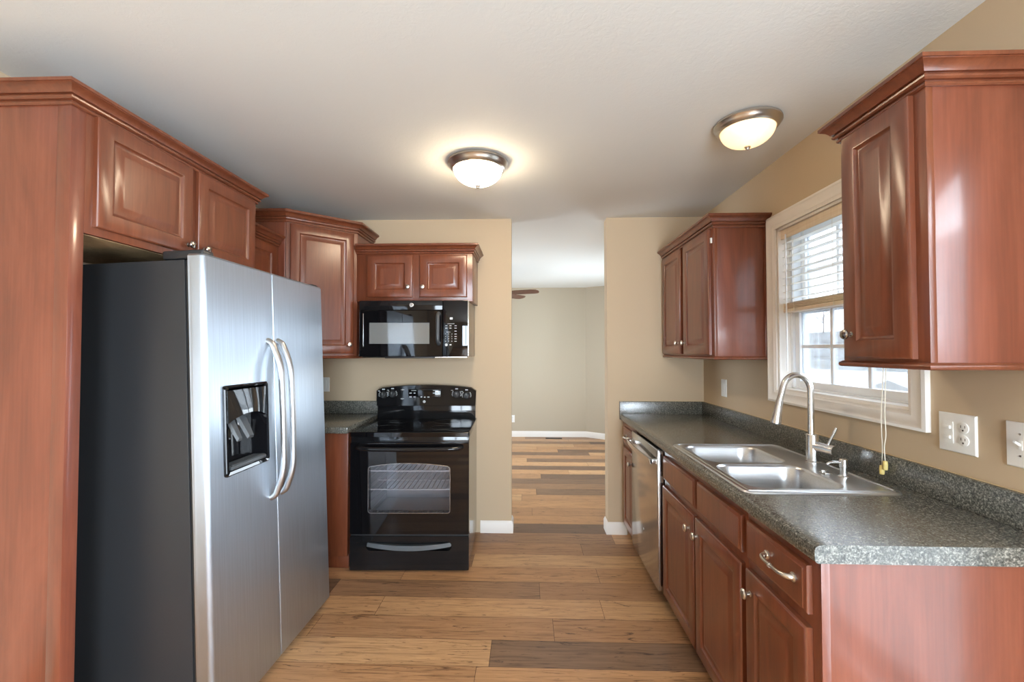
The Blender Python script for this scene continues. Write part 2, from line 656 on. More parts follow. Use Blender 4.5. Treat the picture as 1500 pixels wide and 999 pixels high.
# patio door and windows behind the camera and in the far room
def simple_window(name, axis, at, a0, a1, z0, z1, n, door=False):
    r = struct_root(name)
    bm = B()
    fw = .05

    def bx(bb, p0, p1, q0, q1, d0=-.03, d1=.03):
        if axis == 'y':
            box(bb, (at + d0, p0, q0), (at + d1, p1, q1), .002 if d1 > .02 else 0)
        else:
            box(bb, (p0, at + d0, q0), (p1, at + d1, q1), .002 if d1 > .02 else 0)
    bx(bm, a0, a0 + fw, z0, z1); bx(bm, a1 - fw, a1, z0, z1)
    bx(bm, a0 + fw, a1 - fw, z0, z0 + fw); bx(bm, a0 + fw, a1 - fw, z1 - fw, z1)
    for i in range(1, n):
        c = a0 + (a1 - a0) * i / n
        bx(bm, c - .035, c + .035, z0 + fw, z1 - fw)
    part('frame', bm, VINYL, r)
    for i in range(n):
        bb = B(); c0 = a0 + (a1 - a0) * i / n; c1 = a0 + (a1 - a0) * (i + 1) / n
        bx(bb, c0 + .04, c1 - .04, z0 + fw, z1 - fw, -.003, .003)
        part('pane', bb, PANE, r)
    return r


simple_window('door_1', 'y', XR + .045, -4.6, -2.56, .02, 2.1, 2)
simple_window('window_2', 'x', YR + .02, -.12, 1.26, .15, 2.15, 2)
simple_window('window_3', 'y', FX0 + .02, .95, 2.85, .6, 2.1, 2)
simple_window('window_4', 'y', FX1 + .005, 1.5, 2.9, .6, 2.1, 2)


# ------------------------------------------------------------------ cabinet helpers
def fpt(o, u, v, n, a, b, c):
    return Vector(o) + Vector(u) * a + Vector(v) * b + Vector(n) * c


def panel_bm(o, u, v, n, w, h, rings):
    """mitred rings [(inset, height along n)], capped both ends"""
    loops = [[fpt(o, u, v, n, i, i, d), fpt(o, u, v, n, w - i, i, d), fpt(o, u, v, n, w - i, h - i, d), fpt(o, u, v, n, i, h - i, d)] for i, d in rings]
    return loft(B(), loops)


T = .02
RAISED = [(0, 0), (0, T - .006), (.003, T - .002), (.008, T), (.052, T), (.055, T - .001), (.058, T - .0055), (.064, T - .0095), (.070, T - .0095), (.092, T - .001), (.097, T - .0005), (.100, T - .0005)]
SLAB = [(0, 0), (0, T - .008), (.002, T - .005), (.009, T - .003), (.012, T)]
Z = (0, 0, 1)


def knob(parent, p, n, m=NICKEL):
    bm = lathe(B(), [(.008, 0), (.009, .0015), (.0055, .004), (.005, .012), (.009, .016), (.0155, .019), (.0165, .023), (.014, .027), (.008, .0295), (.001, .030)], p, n, 20)
    return part('knob', bm, m, parent)


def pull(parent, p, u, n, half=.055):
    """bail pull with two fan-shaped feet, along u"""
    p, u, n = Vector(p), Vector(u), Vector(n)
    path = [p - u * half, p - u * (half - .004) + n * .018, p - u * (half * .62) + n * .027, p + n * .029, p + u * (half * .62) + n * .027, p + u * (half - .004) + n * .018, p + u * half]
    pts = smooth_path(path, .012, 4)
    k = len(pts)
    rad = [.0052 + .004 * abs(2 * i / (k - 1) - 1) ** 2 for i in range(k)]
    bm = tube(B(), pts, rad, 12)
    lathe(bm, [(.0072, -.003), (.0072, .003)], p + n * .029, u, 14)
    for s in (-1, 1):
        lathe(bm, [(.013, 0), (.013, .003), (.010, .006)], p + u * half * s, n, 16)
    return part('handle', bm, NICKEL, parent)


def door(parent, o, u, n, w, h, kn=None, rings=None, name='door', km=NICKEL, m=None):
    d = part(name, panel_bm(o, u, Z, n, w, h, rings or RAISED), m or CHERRY, parent)
    if kn:
        knob(d, fpt(o, u, Z, n, kn[0], kn[1], T), n, km)
    return d


CROWN = [(0, 0), (.005, 0), (.009, .004), (.009, .009), (.005, .013), (.005, .015), (.013, .016), (.018, .020), (.019, .025), (.016, .029), (.013, .030), (.013, .032), (.021, .033), (.025, .040), (.032, .048), (.040, .053), (.044, .0545), (.044, .057), (.048, .0575), (.048, .068), (.046, .070), (0, .070)]


def crown(parent, pts, z, hs=1.0, os_=1.0, side=1):
    bm = sweep(B(), pts, [(a * os_, b * hs) for a, b in CROWN], z, side)
    return part('crown_molding', bm, CHERRY, parent, angle=28)


def rail_mold(parent, pts, z, side=1):
    prof = [(-.004, 0), (.006, 0), (.010, .004), (.011, .009), (.009, .014), (.004, .017), (.003, .019), (-.004, .019)]
    return part('bottom_molding', sweep(B(), pts, prof, z, side), CHERRY, parent, angle=50)


# ------------------------------------------------------------------ right wall cabinets
NX, PX, NY = (-1, 0, 0), (1, 0, 0), (0, -1, 0)
UN = (0, -1, 0)      # along the right run towards the camera
UBX = 1.056          # face frame plane of right uppers


def right_upper(label, yn, yf, doors, knobs, scr):
    c = thing('wall_cabinet', label, 'cabinet', (XR, (yn + yf) / 2, 1.354))
    bm = B(); box(bm, (UBX + .018, yn, 1.372), (XR - .001, yf, 2.11), .0015)
    part('body', bm, CHERRY_SIDE, c)
    bm = B(); box(bm, (UBX, yn, 1.362), (UBX + .019, yf, 2.125), .002)
    part('face_frame', bm, CHERRY, c)
    bm = B(); box(bm, (UBX + .004, yn + .004, 1.356), (XR - .003, yf - .004, 1.374))
    part('bottom_panel', bm, CHERRY, c)
    if scr:   # applied end strips on the visible side
        bm = B()
        box(bm, (XR - .022, yn - .006, 1.37), (XR - .001, yn + .002, 2.11), .002)
        part('scribe_molding', bm, CHERRY, c)
    for (a, b), k in zip(doors, knobs):
        w = a - b
        door(c, (UBX - .001, a, 1.382), UN, NX, w, 2.102 - 1.382, (k if k > 0 else w + k, .075), km=PEWTER if len(doors) == 1 else NICKEL)
    return c


# near: single door, wraps both ends
u1 = right_upper('upper cabinet nearest the camera on the right wall, one door, right of the window', -2.258, -1.940, [(-1.968, -2.222)], [.036], True)
crown(u1, [(XR - .001, -2.258), (UBX, -2.258), (UBX, -1.940), (XR - .001, -1.940)], 2.104, .95, .95, 1)
rail_mold(u1, [(XR - .001, -2.258), (UBX, -2.258), (UBX, -1.940), (XR - .001, -1.940)], 1.354)
u2 = right_upper('two-door upper cabinet in the far right corner, left of the window', -.926, -.003, [(-.03, -.425), (-.478, -.888)], [-.036, .036], True)
crown(u2, [(XR - .001, -.926), (UBX, -.926), (UBX, -.003)], 2.100, 1.0, .98, 1)
rail_mold(u2, [(XR - .001, -.926), (UBX, -.926), (UBX, -.003)], 1.354)
# little white hinge showing behind the half-open door edge
bm = B(); box(bm, (UBX - .008, -.902, 2.02), (UBX + .001, -.889, 2.05), .001)
part('hinge', bm, PLATE, u2, 'small pale hinge leaf')

# ------------------------------------------------------------------ right base run
BFX = .741           # face frame plane
CTX, CTN, CTT, CTB = .7165, -2.3136, .9206, .8746


def base_right(label, name, yn, yf):
    c = thing(name, label, 'cabinet', (XR, (yn + yf) / 2, 0))
    bm = B(); x0, x1 = BFX + .018, XR - .001
    box(bm, (x0, yn, .1), (x1, yn + .016, CTB - .001)); box(bm, (x0, yf - .016, .1), (x1, yf, CTB - .001))
    box(bm, (x1 - .012, yn + .016, .1), (x1, yf - .016, CTB - .001)); box(bm, (x0, yn + .016, .1), (x1 - .012, yf - .016, .118))
    box(bm, (BFX + .076, yn + .002, 0), (XR - .02, yf - .002, .1))
    part('body', bm, CHERRY_SIDE, c)
    bm = B(); box(bm, (BFX, yn, .1), (BFX + .019, yf, CTB - .002), .0015)
    part('face_frame', bm, CHERRY, c)
    bm = B(); box(bm, (BFX + .07, yn + .001, .0), (BFX + .076, yf - .001, .1))
    part('toe_kick', bm, CHERRY, c)
    return c


bx_ = BFX - .0005
bc0 = base_right('narrow base cabinet with one drawer and door, against the back wall beside the dishwasher', 'base_cabinet', -.418, -.003)
d_ = door(bc0, (bx_, -.085, .715), UN, NX, .30, .125, rings=SLAB, name='drawer')
pull(d_, (bx_ - T, -.245, .785), UN, NX, .045)
door(bc0, (bx_, -.085, .115), UN, NX, .30, .575, (.268, .505))
bc1 = base_right('two-door base cabinet under the sink with two plain false drawer fronts', 'sink_cabinet', -1.930, -1.030)
for a, b in ((-1.058, -1.497), (-1.522, -1.912)):
    door(bc1, (bx_, a, .722), UN, NX, a - b, .125, rings=SLAB, name='false_drawer_front')
door(bc1, (bx_, -1.046, .115), UN, NX, .437, .572, (.400, .505))
door(bc1, (bx_, -1.502, .115), UN, NX, .408, .572, (.036, .505))
bc2 = base_right('base cabinet at the near end of the long counter, bow-pull drawer over one door', 'base_cabinet', -2.294, -1.930)
d_ = door(bc2, (bx_, -1.951, .722), UN, NX, .314, .125, rings=SLAB, name='drawer')
pull(d_, (bx_ - T, -2.150, .793), UN, NX, .066)
door(bc2, (bx_, -1.944, .115), UN, NX, .320, .572, (.036, .505))
bm = B(); box(bm, (BFX, -2.2985, .0), (XR - .001, -2.2935, CTB - .001)); box(bm, (BFX - .001, -2.3005, 0), (BFX + .02, -2.2935, CTB - .001), .001)
part('end_panel', bm, CHERRY_SIDE, bc2)

# dishwasher
dw = thing('dishwasher', 'stainless steel dishwasher between the narrow base cabinet and the sink cabinet', 'dishwasher', (XR, -.724, 0))
DN, DF = -1.024, -.422
bm = B(); box(bm, (BFX + .01, DN + .002, .10), (XR - .08, DF - .002, .868)); part('body', bm, GREYP, dw)
bm = B(); box(bm, (BFX + .06, DN + .004, .002), (BFX + .075, DF - .004, .1)); part('toe_kick', bm, BLACKM, dw)
bm = B(); box(bm, (BFX - .036, DN + .006, .112), (BFX + .012, DF - .006, .866), .006, 3)
dd = part('door', bm, STEELDW, dw)
bm = B(); box(bm, (BFX - .030, DN + .012, .862), (BFX + .010, DF - .012, .8685), .001); part('control_strip', bm, BLACKG, dd)
bm = B()
hx = BFX - .036
pts = [(hx - .030 - .012 * math.sin(PI * i / 16), -.448 - .552 * i / 16, .800) for i in range(17)]
for a, b in zip(pts, pts[1:]):
    pass
loops = [[(x - .004, y, z - .013), (x + .006, y, z - .013), (x + .006, y, z + .013), (x - .004, y, z + .013)] for x, y, z in pts]
loft(bm, loops)
for y in (-.462, -.986):
    box(bm, (hx - .036, y - .014, .787), (hx + .001, y + .014, .813), .003)
part('handle', bm, BRUSHED, dd)
bm = lathe(B(), [(.006, 0), (.006, .0015)], (hx, -.724, .33), NX, 16); part('badge', bm, PRINT, dd)

# ------------------------------------------------------------------ sink layout, then the counter round it
SX0, SX1, SY0, SY1 = .742, 1.275, -1.918, -1.130
BOWLS = [((.952, -1.345), (.350, .345)), ((.952, -1.707), (.350, .335))]
ct = thing('countertop', 'long dark speckled laminate countertop with backsplash holding the sink', 'countertop', (XR, -1.15, CTB))
bm = B()
hx0, hx1, hy0, hy1 = SX0 + .02, SX1 - .02, SY0 + .02, SY1 - .02


def bull(bm, x0, x1, y0, y1, front):
    pass


# front strip with a rolled edge, back strip, and the pieces before and after the sink hole
prof = [(hx0, CTB), (CTX + .010, CTB), (CTX + .003, CTB + .003), (CTX, CTB + .010), (CTX, CTT - .014), (CTX + .003, CTT - .006), (CTX + .010, CTT - .0015), (CTX + .016, CTT), (hx0, CTT)]
loft(bm, [[(x, CTN, z) for x, z in prof], [(x, -.001, z) for x, z in prof]])
box(bm, (hx1, CTN, CTB), (XR - .001, -.001, CTT))
box(bm, (hx0, CTN, CTB), (hx1, hy0, CTT))
box(bm, (hx0, hy1, CTB), (hx1, -.001, CTT))
part('slab', bm, LAM, ct)
bm = B()
box(bm, (XR - .0205, CTN + .004, CTT), (XR - .001, -.001, 1.0165), .003)
box(bm, (CTX - .006, -.0205, CTB + .003), (XR - .0205, -.001, 1.0165), .003)
part('backsplash', bm, LAM, ct)
bm = B()
box(bm, (XR - .0045, CTN + .004, 1.0165), (XR - .0006, -.02, 1.0185)); box(bm, (CTX, -.0045, 1.0165), (XR, -.0006, 1.0185))
part('caulk_line', bm, mat('cream_caulk', srgb(214, 190, 150), .6), ct)

# sink
sk = thing('sink', 'stainless steel double-bowl drop-in sink set in the right counter', 'sink', ((SX0 + SX1) / 2, (SY0 + SY1) / 2, CTT))
RZ = CTT + .006
b = B()
outer = rrect((SX0 + SX1) / 2, (SY0 + SY1) / 2, SX1 - SX0 - .014, SY1 - SY0 - .014, .03)
edges = []


def addloop(b, pts, z):
    vs = [b.verts.new((x, y, z)) for x, y in pts]
    es = [b.edges.new((vs[i], vs[(i + 1) % len(vs)])) for i in range(len(vs))]
    return vs, es


ov, oe = addloop(b, outer, RZ)
edges += oe
bl = []
for (cx, cy), (w, h) in BOWLS:
    vs, es = addloop(b, rrect(cx, cy, w, h, .07, 8), RZ)
    edges += es
    bl.append(vs)
bmesh.ops.triangle_fill(b, edges=edges, use_beauty=True)
for vs, ((cx, cy), (w, h)) in zip(bl, BOWLS):
    prev = vs
    for ins, dz, r in ((.004, -.003, .068), (.008, -.012, .066), (.014, -.08, .062), (.020, -.150, .058), (.032, -.172, .050), (.055, -.182, .04)):
        ring = [b.verts.new((x, y, RZ + dz)) for x, y in rrect(cx, cy, w - 2 * ins, h - 2 * ins, r, 8)]
        ring_bridge(b, prev, ring)
        prev = ring
    b.faces.new(prev)
prev = ov
for ex, dz in ((.003, -.001), (.007, -.006)):
    ring = [b.verts.new((x, y, RZ + dz)) for x, y in rrect((SX0 + SX1) / 2, (SY0 + SY1) / 2, SX1 - SX0 - .014 + 2 * ex, SY1 - SY0 - .014 + 2 * ex, .03 + ex)]
    ring_bridge(b, prev, ring)
    prev = ring
bmesh.ops.recalc_face_normals(b, faces=b.faces)
basin = part('basin', b, SINKM, sk, angle=30)
bm = B()
for s in (0, 1):      # raised bead round the deck
    pass
tube(bm, smooth_path([(SX0 + .018, SY0 + .018, RZ), (SX1 - .018, SY0 + .018, RZ), (SX1 - .018, SY1 - .018, RZ), (SX0 + .018, SY1 - .018, RZ), (SX0 + .018, SY0 + .018, RZ)], .03, 5), .003, 8)
part('rim_bead', bm, SINKM, basin)
for (cx, cy), _ in BOWLS:
    bm = lathe(B(), [(.045, 0), (.045, .002), (.036, .003), (.030, -.0005), (.004, -.0005), (.004, .004), (.001, .005)], (cx + .02, cy, RZ - .1815), Z, 24)
    part('drain', bm, CHROME, sk)

# faucet
FXP, FYP = 1.222, -1.503
fa = thing('faucet', 'brushed nickel gooseneck pull-down faucet on the sink deck', 'faucet', (FXP, FYP, RZ))
bm = lathe(B(), [(.027, 0), (.027, .006), (.0235, .009), (.0235, .118), (.022, .121), (.015, .122)], (FXP, FYP, RZ), Z)
part('body', bm, BRUSHED, fa)
arc = [(FXP - .004, FYP, 1.04), (FXP - .004, FYP, 1.21)]
rA = .058
cxA = FXP - .004 - rA
arc += [(cxA + rA * math.cos(a), FYP, 1.235 + .066 * math.sin(a)) for a in (PI * i / 18 for i in range(0, 17))]
arc += [(FXP - .135, FYP - .002, 1.195)]
bm = tube(B(), arc, .0125, 16)
part('gooseneck', bm, BRUSHED, fa)
bm = tube(B(), [(FXP - .1345, FYP - .002, 1.197), (FXP - .137, FYP - .002, 1.185), (FXP - .146, FYP - .004, 1.145), (FXP - .154, FYP - .005, 1.105), (FXP - .156, FYP - .005, 1.094)], [.013, .0145, .0165, .0215, .021], 18)
sp_ = part('spray_head', bm, BRUSHED, fa)
bm = tube(B(), [(FXP - .156, FYP - .005, 1.0945), (FXP - .1565, FYP - .005, 1.091)], [.0175, .017], 18)
part('nozzle', bm, GREYP, sp_)
hd = Vector((.030, -.072, -.004))
h0 = Vector((FXP + .006, FYP - .012, RZ + .072))
bm = tube(B(), [h0, h0 + hd * .9, h0 + hd], [.0205, .0205, .0195], 20)
lv = part('handle', bm, BRUSHED, fa)
l0 = h0 + hd * .62 + Vector((0, 0, .012))
bm = tube(B(), [l0, l0 + Vector((.010, -.012, .035)), l0 + Vector((.024, -.022, .080))], [.0052, .005, .0056], 12)
part('lever', bm, BRUSHED, lv)

# soap dispenser
sxp, syp = 1.198, -1.724
so = thing('soap_dispenser', 'small brushed nickel soap dispenser right of the faucet', 'soap dispenser', (sxp, syp, RZ))
bm = lathe(B(), [(.018, 0), (.018, .004), (.012, .007), (.012, .036), (.0105, .037)], (sxp, syp, RZ), Z, 20)
part('base', bm, BRUSHED, so)
bm = lathe(B(), [(.0105, .036), (.0135, .038), (.0135, .066), (.012, .068), (.001, .0685)], (sxp, syp, RZ), Z, 20)
pm = part('pump_head', bm, BRUSHED, so)
bm = tube(B(), smooth_path([(sxp - .008, syp, RZ + .056), (sxp - .045, syp + .004, RZ + .056), (sxp - .058, syp + .006, RZ + .046)], .012, 4), [.0048] * 7 + [.0042], 10) if False else tube(B(), smooth_path([(sxp - .008, syp, RZ + .056), (sxp - .045, syp + .004, RZ + .056), (sxp - .058, syp + .006, RZ + .046)], .012, 4), .0046, 10)
part('spout', bm, BRUSHED, pm)

# blanking cover on the sink deck between faucet and dispenser
bm = B(); box(bm, (1.150, -1.695, RZ), (1.176, -1.655, RZ + .005), .002); box(bm, (1.150, -1.675, RZ + .004), (1.176, -1.665, RZ + .012), .002)
solo('drain_stopper', bm, BRUSHED, 'small flat metal stopper lying on the sink deck beside the soap dispenser', 'sink stopper', (1.163, -1.675, RZ))


# ------------------------------------------------------------------ wall plates
def plate(label, name, cat, o, u, n, w, h, devices):
    """devices: list of (kind, uu, vv) about the plate centre"""
    o = Vector(o)
    p = thing(name, label, cat, o)
    bm = panel_bm(o - Vector(u) * w / 2 - Vector(Z) * h / 2, u, Z, n, w, h, [(0, 0), (0, .003), (.003, .006), (.006, .0065)])
    part('plate', bm, PLATE, p)
    for kind, du, dv in devices:
        c = o + Vector(u) * du + Vector(Z) * dv + Vector(n) * .0065

        def rect(uu, vv, w2, h2, d, bev=None):
            return panel_bm(c + Vector(u) * (uu - w2 / 2) + Vector(Z) * (vv - h2 / 2), u, Z, n, w2, h2, [(0, 0), (0, d), (min(w2, h2) * .2, d + .0006)])
        if kind == 'toggle':
            part('switch_frame', rect(0, 0, .012, .026, .0015), PLATE, p)
            bm = tube(B(), [c, c + Vector(n) * .016 + Vector(Z) * .010], [.0045, .0036], 8)
            part('toggle', bm, PLATE, p)
            for dv2 in (-.03, .03):
                part('screw', lathe(B(), [(.003, 0), (.003, .001)], c + Vector(Z) * dv2, n, 10), NICKEL, p)
        if kind == 'rocker':
            part('rocker', rect(0, 0, .033, .066, .003), PLATE, p)
        if kind == 'duo':
            part('switch_frame', rect(0, 0, .034, .068, .0015), PLATE, p)
            for dv2 in (-.016, .016):
                bm = rect(-.001, dv2, .022, .009, .007)
                part('toggle', bm, PLATE, p)
        if kind == 'outlet':
            for dv2 in (-.0195, .0195):
                bm = lathe(B(), [(.0172, 0), (.0172, .002), (.016, .0025)], c + Vector(Z) * dv2, n, 20)
                part('receptacle', bm, PLATE, p)
                bm = B()
                for uu in (-.0065, .0065):
                    q = c + Vector(u) * uu + Vector(Z) * (dv2 + .004) + Vector(n) * .0022
                    merge(bm, panel_bm(q - Vector(u) * .001 - Vector(Z) * .004, u, Z, n, .002, .008, [(0, 0), (0, .0006)]))
                merge(bm, lathe(B(), [(.0028, .0022), (.0028, .0029)], c + Vector(Z) * (dv2 - .0075), n, 10))
                part('slots', bm, SLOTM, p)
    return p


UR = (0, -1, 0)
XW = XR - .0004
plate('double-gang white wall plate with two switches and a duplex outlet, right of the window', 'switch_outlet_plate', 'wall plate', (XW, -2.008, 1.146), UR, NX, .122, .122, [('duo', -.026, 0), ('outlet', .024, 0)])
plate('white toggle switch plate at the right edge, nearest the camera', 'switch_plate', 'light switch', (XW, -2.212, 1.146), UR, NX, .122, .124, [('toggle', -.023, 0), ('toggle', .023, 0)])
plate('white single switch plate under the far right upper cabinet, above the counter corner', 'switch_plate', 'light switch', (XW, -.356, 1.149), UR, NX, .078, .118, [('rocker', 0, 0)])
plate('white wall plate above the left counter, half hidden by the refrigerator', 'switch_plate', 'light switch', (-1.594, -.0004, 1.139), PX, NY, .078, .112, [('rocker', 0, 0)])
plate('white outlet low on the far room wall above the baseboard', 'outlet_plate', 'outlet', (-.237, FY - .0004, .292), PX, NY, .075, .118, [('outlet', 0, 0)])

# ------------------------------------------------------------------ blind in the kitchen window
bd = thing('window_blind', 'white horizontal-slat blind with pale wood rails, raised halfway in the kitchen window', 'blind', (XR + .035, -1.43, 2.06))
BY0, BY1 = WY0 + .018, WY1 - .014
bm = B(); box(bm, (XR + .022, BY0, 2.024), (XR + .064, BY1, 2.047), .002); part('headrail', bm, SLAT, bd)
bm = B(); box(bm, (XR + .012, BY0 - .003, 2.000), (XR + .020, BY1 + .003, 2.049), .003); part('valance', bm, VALANCE, bd, 'pale wood valance')
slat0 = None
for i in range(9):
    z = 1.982 - i * .0375
    bm = B()
    y0, y1 = BY0 + .003, BY1 - .003
    prof = []
    for k in range(7):
        q = -1 + 2 * k / 6
        a = .10
        prof.append((XR + .043 + .0245 * q * math.cos(a), z + .0245 * q * math.sin(a) + .0022 * (1 - q * q)))
    loop = prof + [(x, zz - .0026) for x, zz in prof[::-1]]
    loft(bm, [[(x, y0, zz) for x, zz in loop], [(x, y1, zz) for x, zz in loop]])
    part('slat', bm, SLAT, bd)
for i in range(5):     # slats stacked on the bottom rail
    z = 1.630 + i * .0062
    bm = B(); box(bm, (XR + .019, BY0 + .003, z), (XR + .067, BY1 - .003, z + .0038), .001)
    part('slat', bm, VALANCE if i < 4 else SLAT, bd)
bm = B(); box(bm, (XR + .019, BY0 + .002, 1.608), (XR + .067, BY1 - .002, 1.627), .003); part('bottom_rail', bm, VALANCE, bd)
for y in (BY0 + .10, (BY0 + BY1) / 2, BY1 - .10):
    bm = B()
    for x in (XR + .0165, XR + .0695):
        tube(bm, [(x, y, 2.026), (x, y, 1.625)], .0009, 6)
    box(bm, (XR + .016, y - .001, 1.6095), (XR + .070, y + .001, 1.6265))
    part('ladder_cord', bm, CORD, bd)
bm = tube(B(), [(XR + .008, BY1 - .05, 2.02), (XR + .008, BY1 - .052, 1.30)], .0035, 8)
part('tilt_wand', bm, VINYL, bd)
# pull cords drape over the sill casing
cyd = -1.758
for k, (dy, zt, tx) in enumerate(((.006, .978, .0), (-.010, .998, .004))):
    pts = [(XR + .010, cyd + dy * .6, 2.015), (XR - .030, cyd + dy * .8, 1.30), (XR - .034, cyd + dy + .004, 1.16), (XR - .036, cyd + dy * (1.4 if k else 1.2), 1.09), (XR - .037, cyd + dy * .4, 1.05), (XR - .038, cyd + dy, zt)]
    co = part('pull_cord', tube(B(), smooth_path(pts, .03, 4), .0016, 6), CORD, bd)
    bm = lathe(B(), [(.003, .002), (.007, 0), (.0085, -.012), (.0078, -.030), (.006, -.032)], (XR - .038, cyd + dy, zt), Z, 14)
    part('tassel', bm, TASSEL, co, 'yellowed plastic cord tassel')

# ------------------------------------------------------------------ left side cabinets
FUX = -1.463         # face frame plane above the refrigerator
PNY = -2.092
oc = thing('refrigerator_cabinet', 'two-door cabinet above the refrigerator with full-height end panel at the left edge', 'cabinet', (XL, -1.6, 0))
bm = B(); box(bm, (XL + .001, -2.046, 1.80), (FUX - .018, -1.125, 2.215), .001); part('body', bm, CHERRY_SIDE, oc)
bm = B(); box(bm, (FUX - .019, -2.05, 1.795), (FUX, -1.123, 2.225), .0015); part('face_frame', bm, CHERRY, oc)
bm = B(); box(bm, (XL + .002, -2.045, 1.794), (FUX - .02, -1.126, 1.801)); part('bottom_panel', bm, MAPLE_RAW, oc)
bm = B(); box(bm, (XL + .001, PNY, 0), (FUX - .006, PNY + .018, 2.215), .001); box(bm, (FUX - .045, PNY - .002, 0), (FUX + .001, PNY + .046, 2.215), .002)
part('end_panel', bm, CHERRY_SIDE, oc)
door(oc, (FUX - .0005, -2.018, 1.822), (0, 1, 0), PX, .426, .375, (.398, .035), km=PEWTER)
door(oc, (FUX - .0005, -1.556, 1.822), (0, 1, 0), PX, .404, .375, (.030, .035), km=PEWTER)
crown(oc, [(XL + .001, PNY), (FUX, PNY), (FUX, -1.123), (XL + .001, -1.123)], 2.196, .95, .95, -1)

lc = thing('wall_cabinet', 'lower-set upper cabinet on the left wall between the refrigerator cabinet and corner cabinet', 'cabinet', (XL, -.88, 1.354))
LFX = -1.612
bm = B(); box(bm, (XL + .001, -1.122, 1.356), (LFX - .018, -.640, 2.10), .001); part('body', bm, CHERRY_SIDE, lc)
bm = B(); box(bm, (LFX - .019, -1.122, 1.354), (LFX, -.641, 2.105), .0015); part('face_frame', bm, CHERRY, lc)
door(lc, (LFX - .0005, -1.105, 1.382), (0, 1, 0), PX, .415, .69, (.036, .06))
crown(lc, [(LFX, -1.122), (LFX, -.641)], 2.080, .95, .95, -1)

# diagonal corner cabinet
A0 = Vector((-1.563, -.638)); A1 = Vector((-1.215, -.332))
cc = thing('corner_cabinet', 'tall diagonal corner upper cabinet with one door, highest of the left wall cabinets', 'cabinet', (XL, 0, 1.354))
dg = (A1 - A0).normalized()
nn = Vector((dg.y, -dg.x))
du = Vector((dg.x, dg.y, 0)); dn = Vector((nn.x, nn.y, 0))
q0, q1 = A0 - nn * .018, A1 - nn * .018
bm = B(); prism(bm, [(XL + .001, -.001), (A1.x - .001, -.001), (A1.x - .001, q1.y), (q0.x, A0.y + .001), (XL + .001, A0.y + .001)], 1.356, 2.262)
part('body', bm, CHERRY_SIDE, cc)
bm = B(); prism(bm, [(A0.x, A0.y), (A1.x, A1.y), (q1.x, q1.y), (q0.x, q0.y)], 1.354, 2.268); part('face_frame', bm, CHERRY, cc)
L = (A1 - A0).length
o3 = Vector((A0.x, A0.y, 1.386)) + du * .022 - dn * .0005
door(cc, o3, du, dn, L - .048, 2.235 - 1.386, (L - .048 - .034, .062))
crown(cc, [(XL + .001, A0.y), (A0.x, A0.y), (A1.x, A1.y), (A1.x, -.001)], 2.243, 1.08, 1.0, -1)
rail_mold(cc, [(A0.x, A0.y), (A1.x, A1.y), (A1.x, -.001)], 1.350, -1)

# cabinet over the microwave
mc = thing('wall_cabinet', 'short two-door cabinet directly above the microwave on the back wall', 'cabinet', (-.79, 0, 1.754))
MX0, MX1, MFY = -1.214, -.384, -.335
bm = B(); box(bm, (MX0, MFY + .018, 1.756), (MX1, -.001, 2.10), .001); part('body', bm, CHERRY_SIDE, mc)
bm = B(); box(bm, (MX0, MFY, 1.755), (MX1, MFY + .019, 2.105), .0015); part('face_frame', bm, CHERRY, mc)
door(mc, (-1.136, MFY + .0005, 1.783), PX, NY, .326, .300, (.298, .072))
door(mc, (-.759, MFY + .0005, 1.783), PX, NY, .337, .300, (.026, .072))
crown(mc, [(MX0, MFY), (MX1, MFY), (MX1, -.001)], 2.094, .95, .95, -1)

# ------------------------------------------------------------------ microwave
mw = thing('microwave', 'black over-the-range microwave under the short cabinet', 'microwave', (-.79, 0, 1.356))
wx0, wx1, wf, wz0, wz1 = -1.166, -.404, -.412, 1.356, 1.753
bm = B(); box(bm, (wx0 + .004, wf + .032, wz0 + .006), (wx1 - .002, -.002, wz1), .003); part('body', bm, TANREFL, mw, 'dark grey side and underside with tan reflection in its colour')
bm = B(); box(bm, (wx0, wf, wz1 - .068), (-.582, wf + .033, wz1), .004); part('top_grille', bm, BLACK, mw)
bm = B()
# door ring with opening for the window
dx0, dx1, dz0, dz1 = wx0, -.583, wz0 + .008, wz1 - .070
ox0, ox1, oz0_, oz1_ = -1.095, -.673, 1.452, 1.600
loops = []
for (a0, a1, b0, b1, d) in ((dx0, dx1, dz0, dz1, .033), (dx0, dx1, dz0, dz1, .004), (dx0 + .004, dx1 - .001, dz0 + .004, dz1 - .001, 0), (ox0, ox1, oz0_, oz1_, 0), (ox0 + .002, ox1 - .002, oz0_ + .002, oz1_ - .002, .005)):
    loops.append([(a0, wf + d, b0), (a1, wf + d, b0), (a1, wf + d, b1), (a0, wf + d, b1)])
loft(bm, loops, True, False)
md = part('door', bm, BLACKG, mw)
MWIN = mat('grey_mesh_window', (0.20, 0.21, 0.21, 1), 0.08, coat=0.8)
bm = B(); box(bm, (ox0, wf + .003, oz0_), (ox1, wf + .010, oz1_)); part('window', bm, MWIN, md, 'grey see-through mesh window')
bm = B(); box(bm, (dx0 + .026, wf - .004, 1.432), (dx0 + .032, wf + .002, 1.664), .001); part('trim_strip', bm, BRUSHED, md)
bm = B()
hxm = -.609
tube(bm, smooth_path([(hxm, wf + .002, 1.452), (hxm, wf - .032, 1.470), (hxm, wf - .036, 1.56), (hxm, wf - .032, 1.648), (hxm, wf + .002, 1.664)], .02, 5), .0135, 12)
part('handle', bm, GREYP, md)
bm = B(); box(bm, (-.580, wf, wz0 + .008), (wx1, wf + .033, wz1), .004); cp = part('control_panel', bm, BLACKG, mw)
bm = B(); box(bm, (wx1 - .004, wf - .001, wz0 + .012), (wx1 + .002, wf + .030, wz1 - .004), .001); part('edge_trim', bm, BRUSHED, mw)
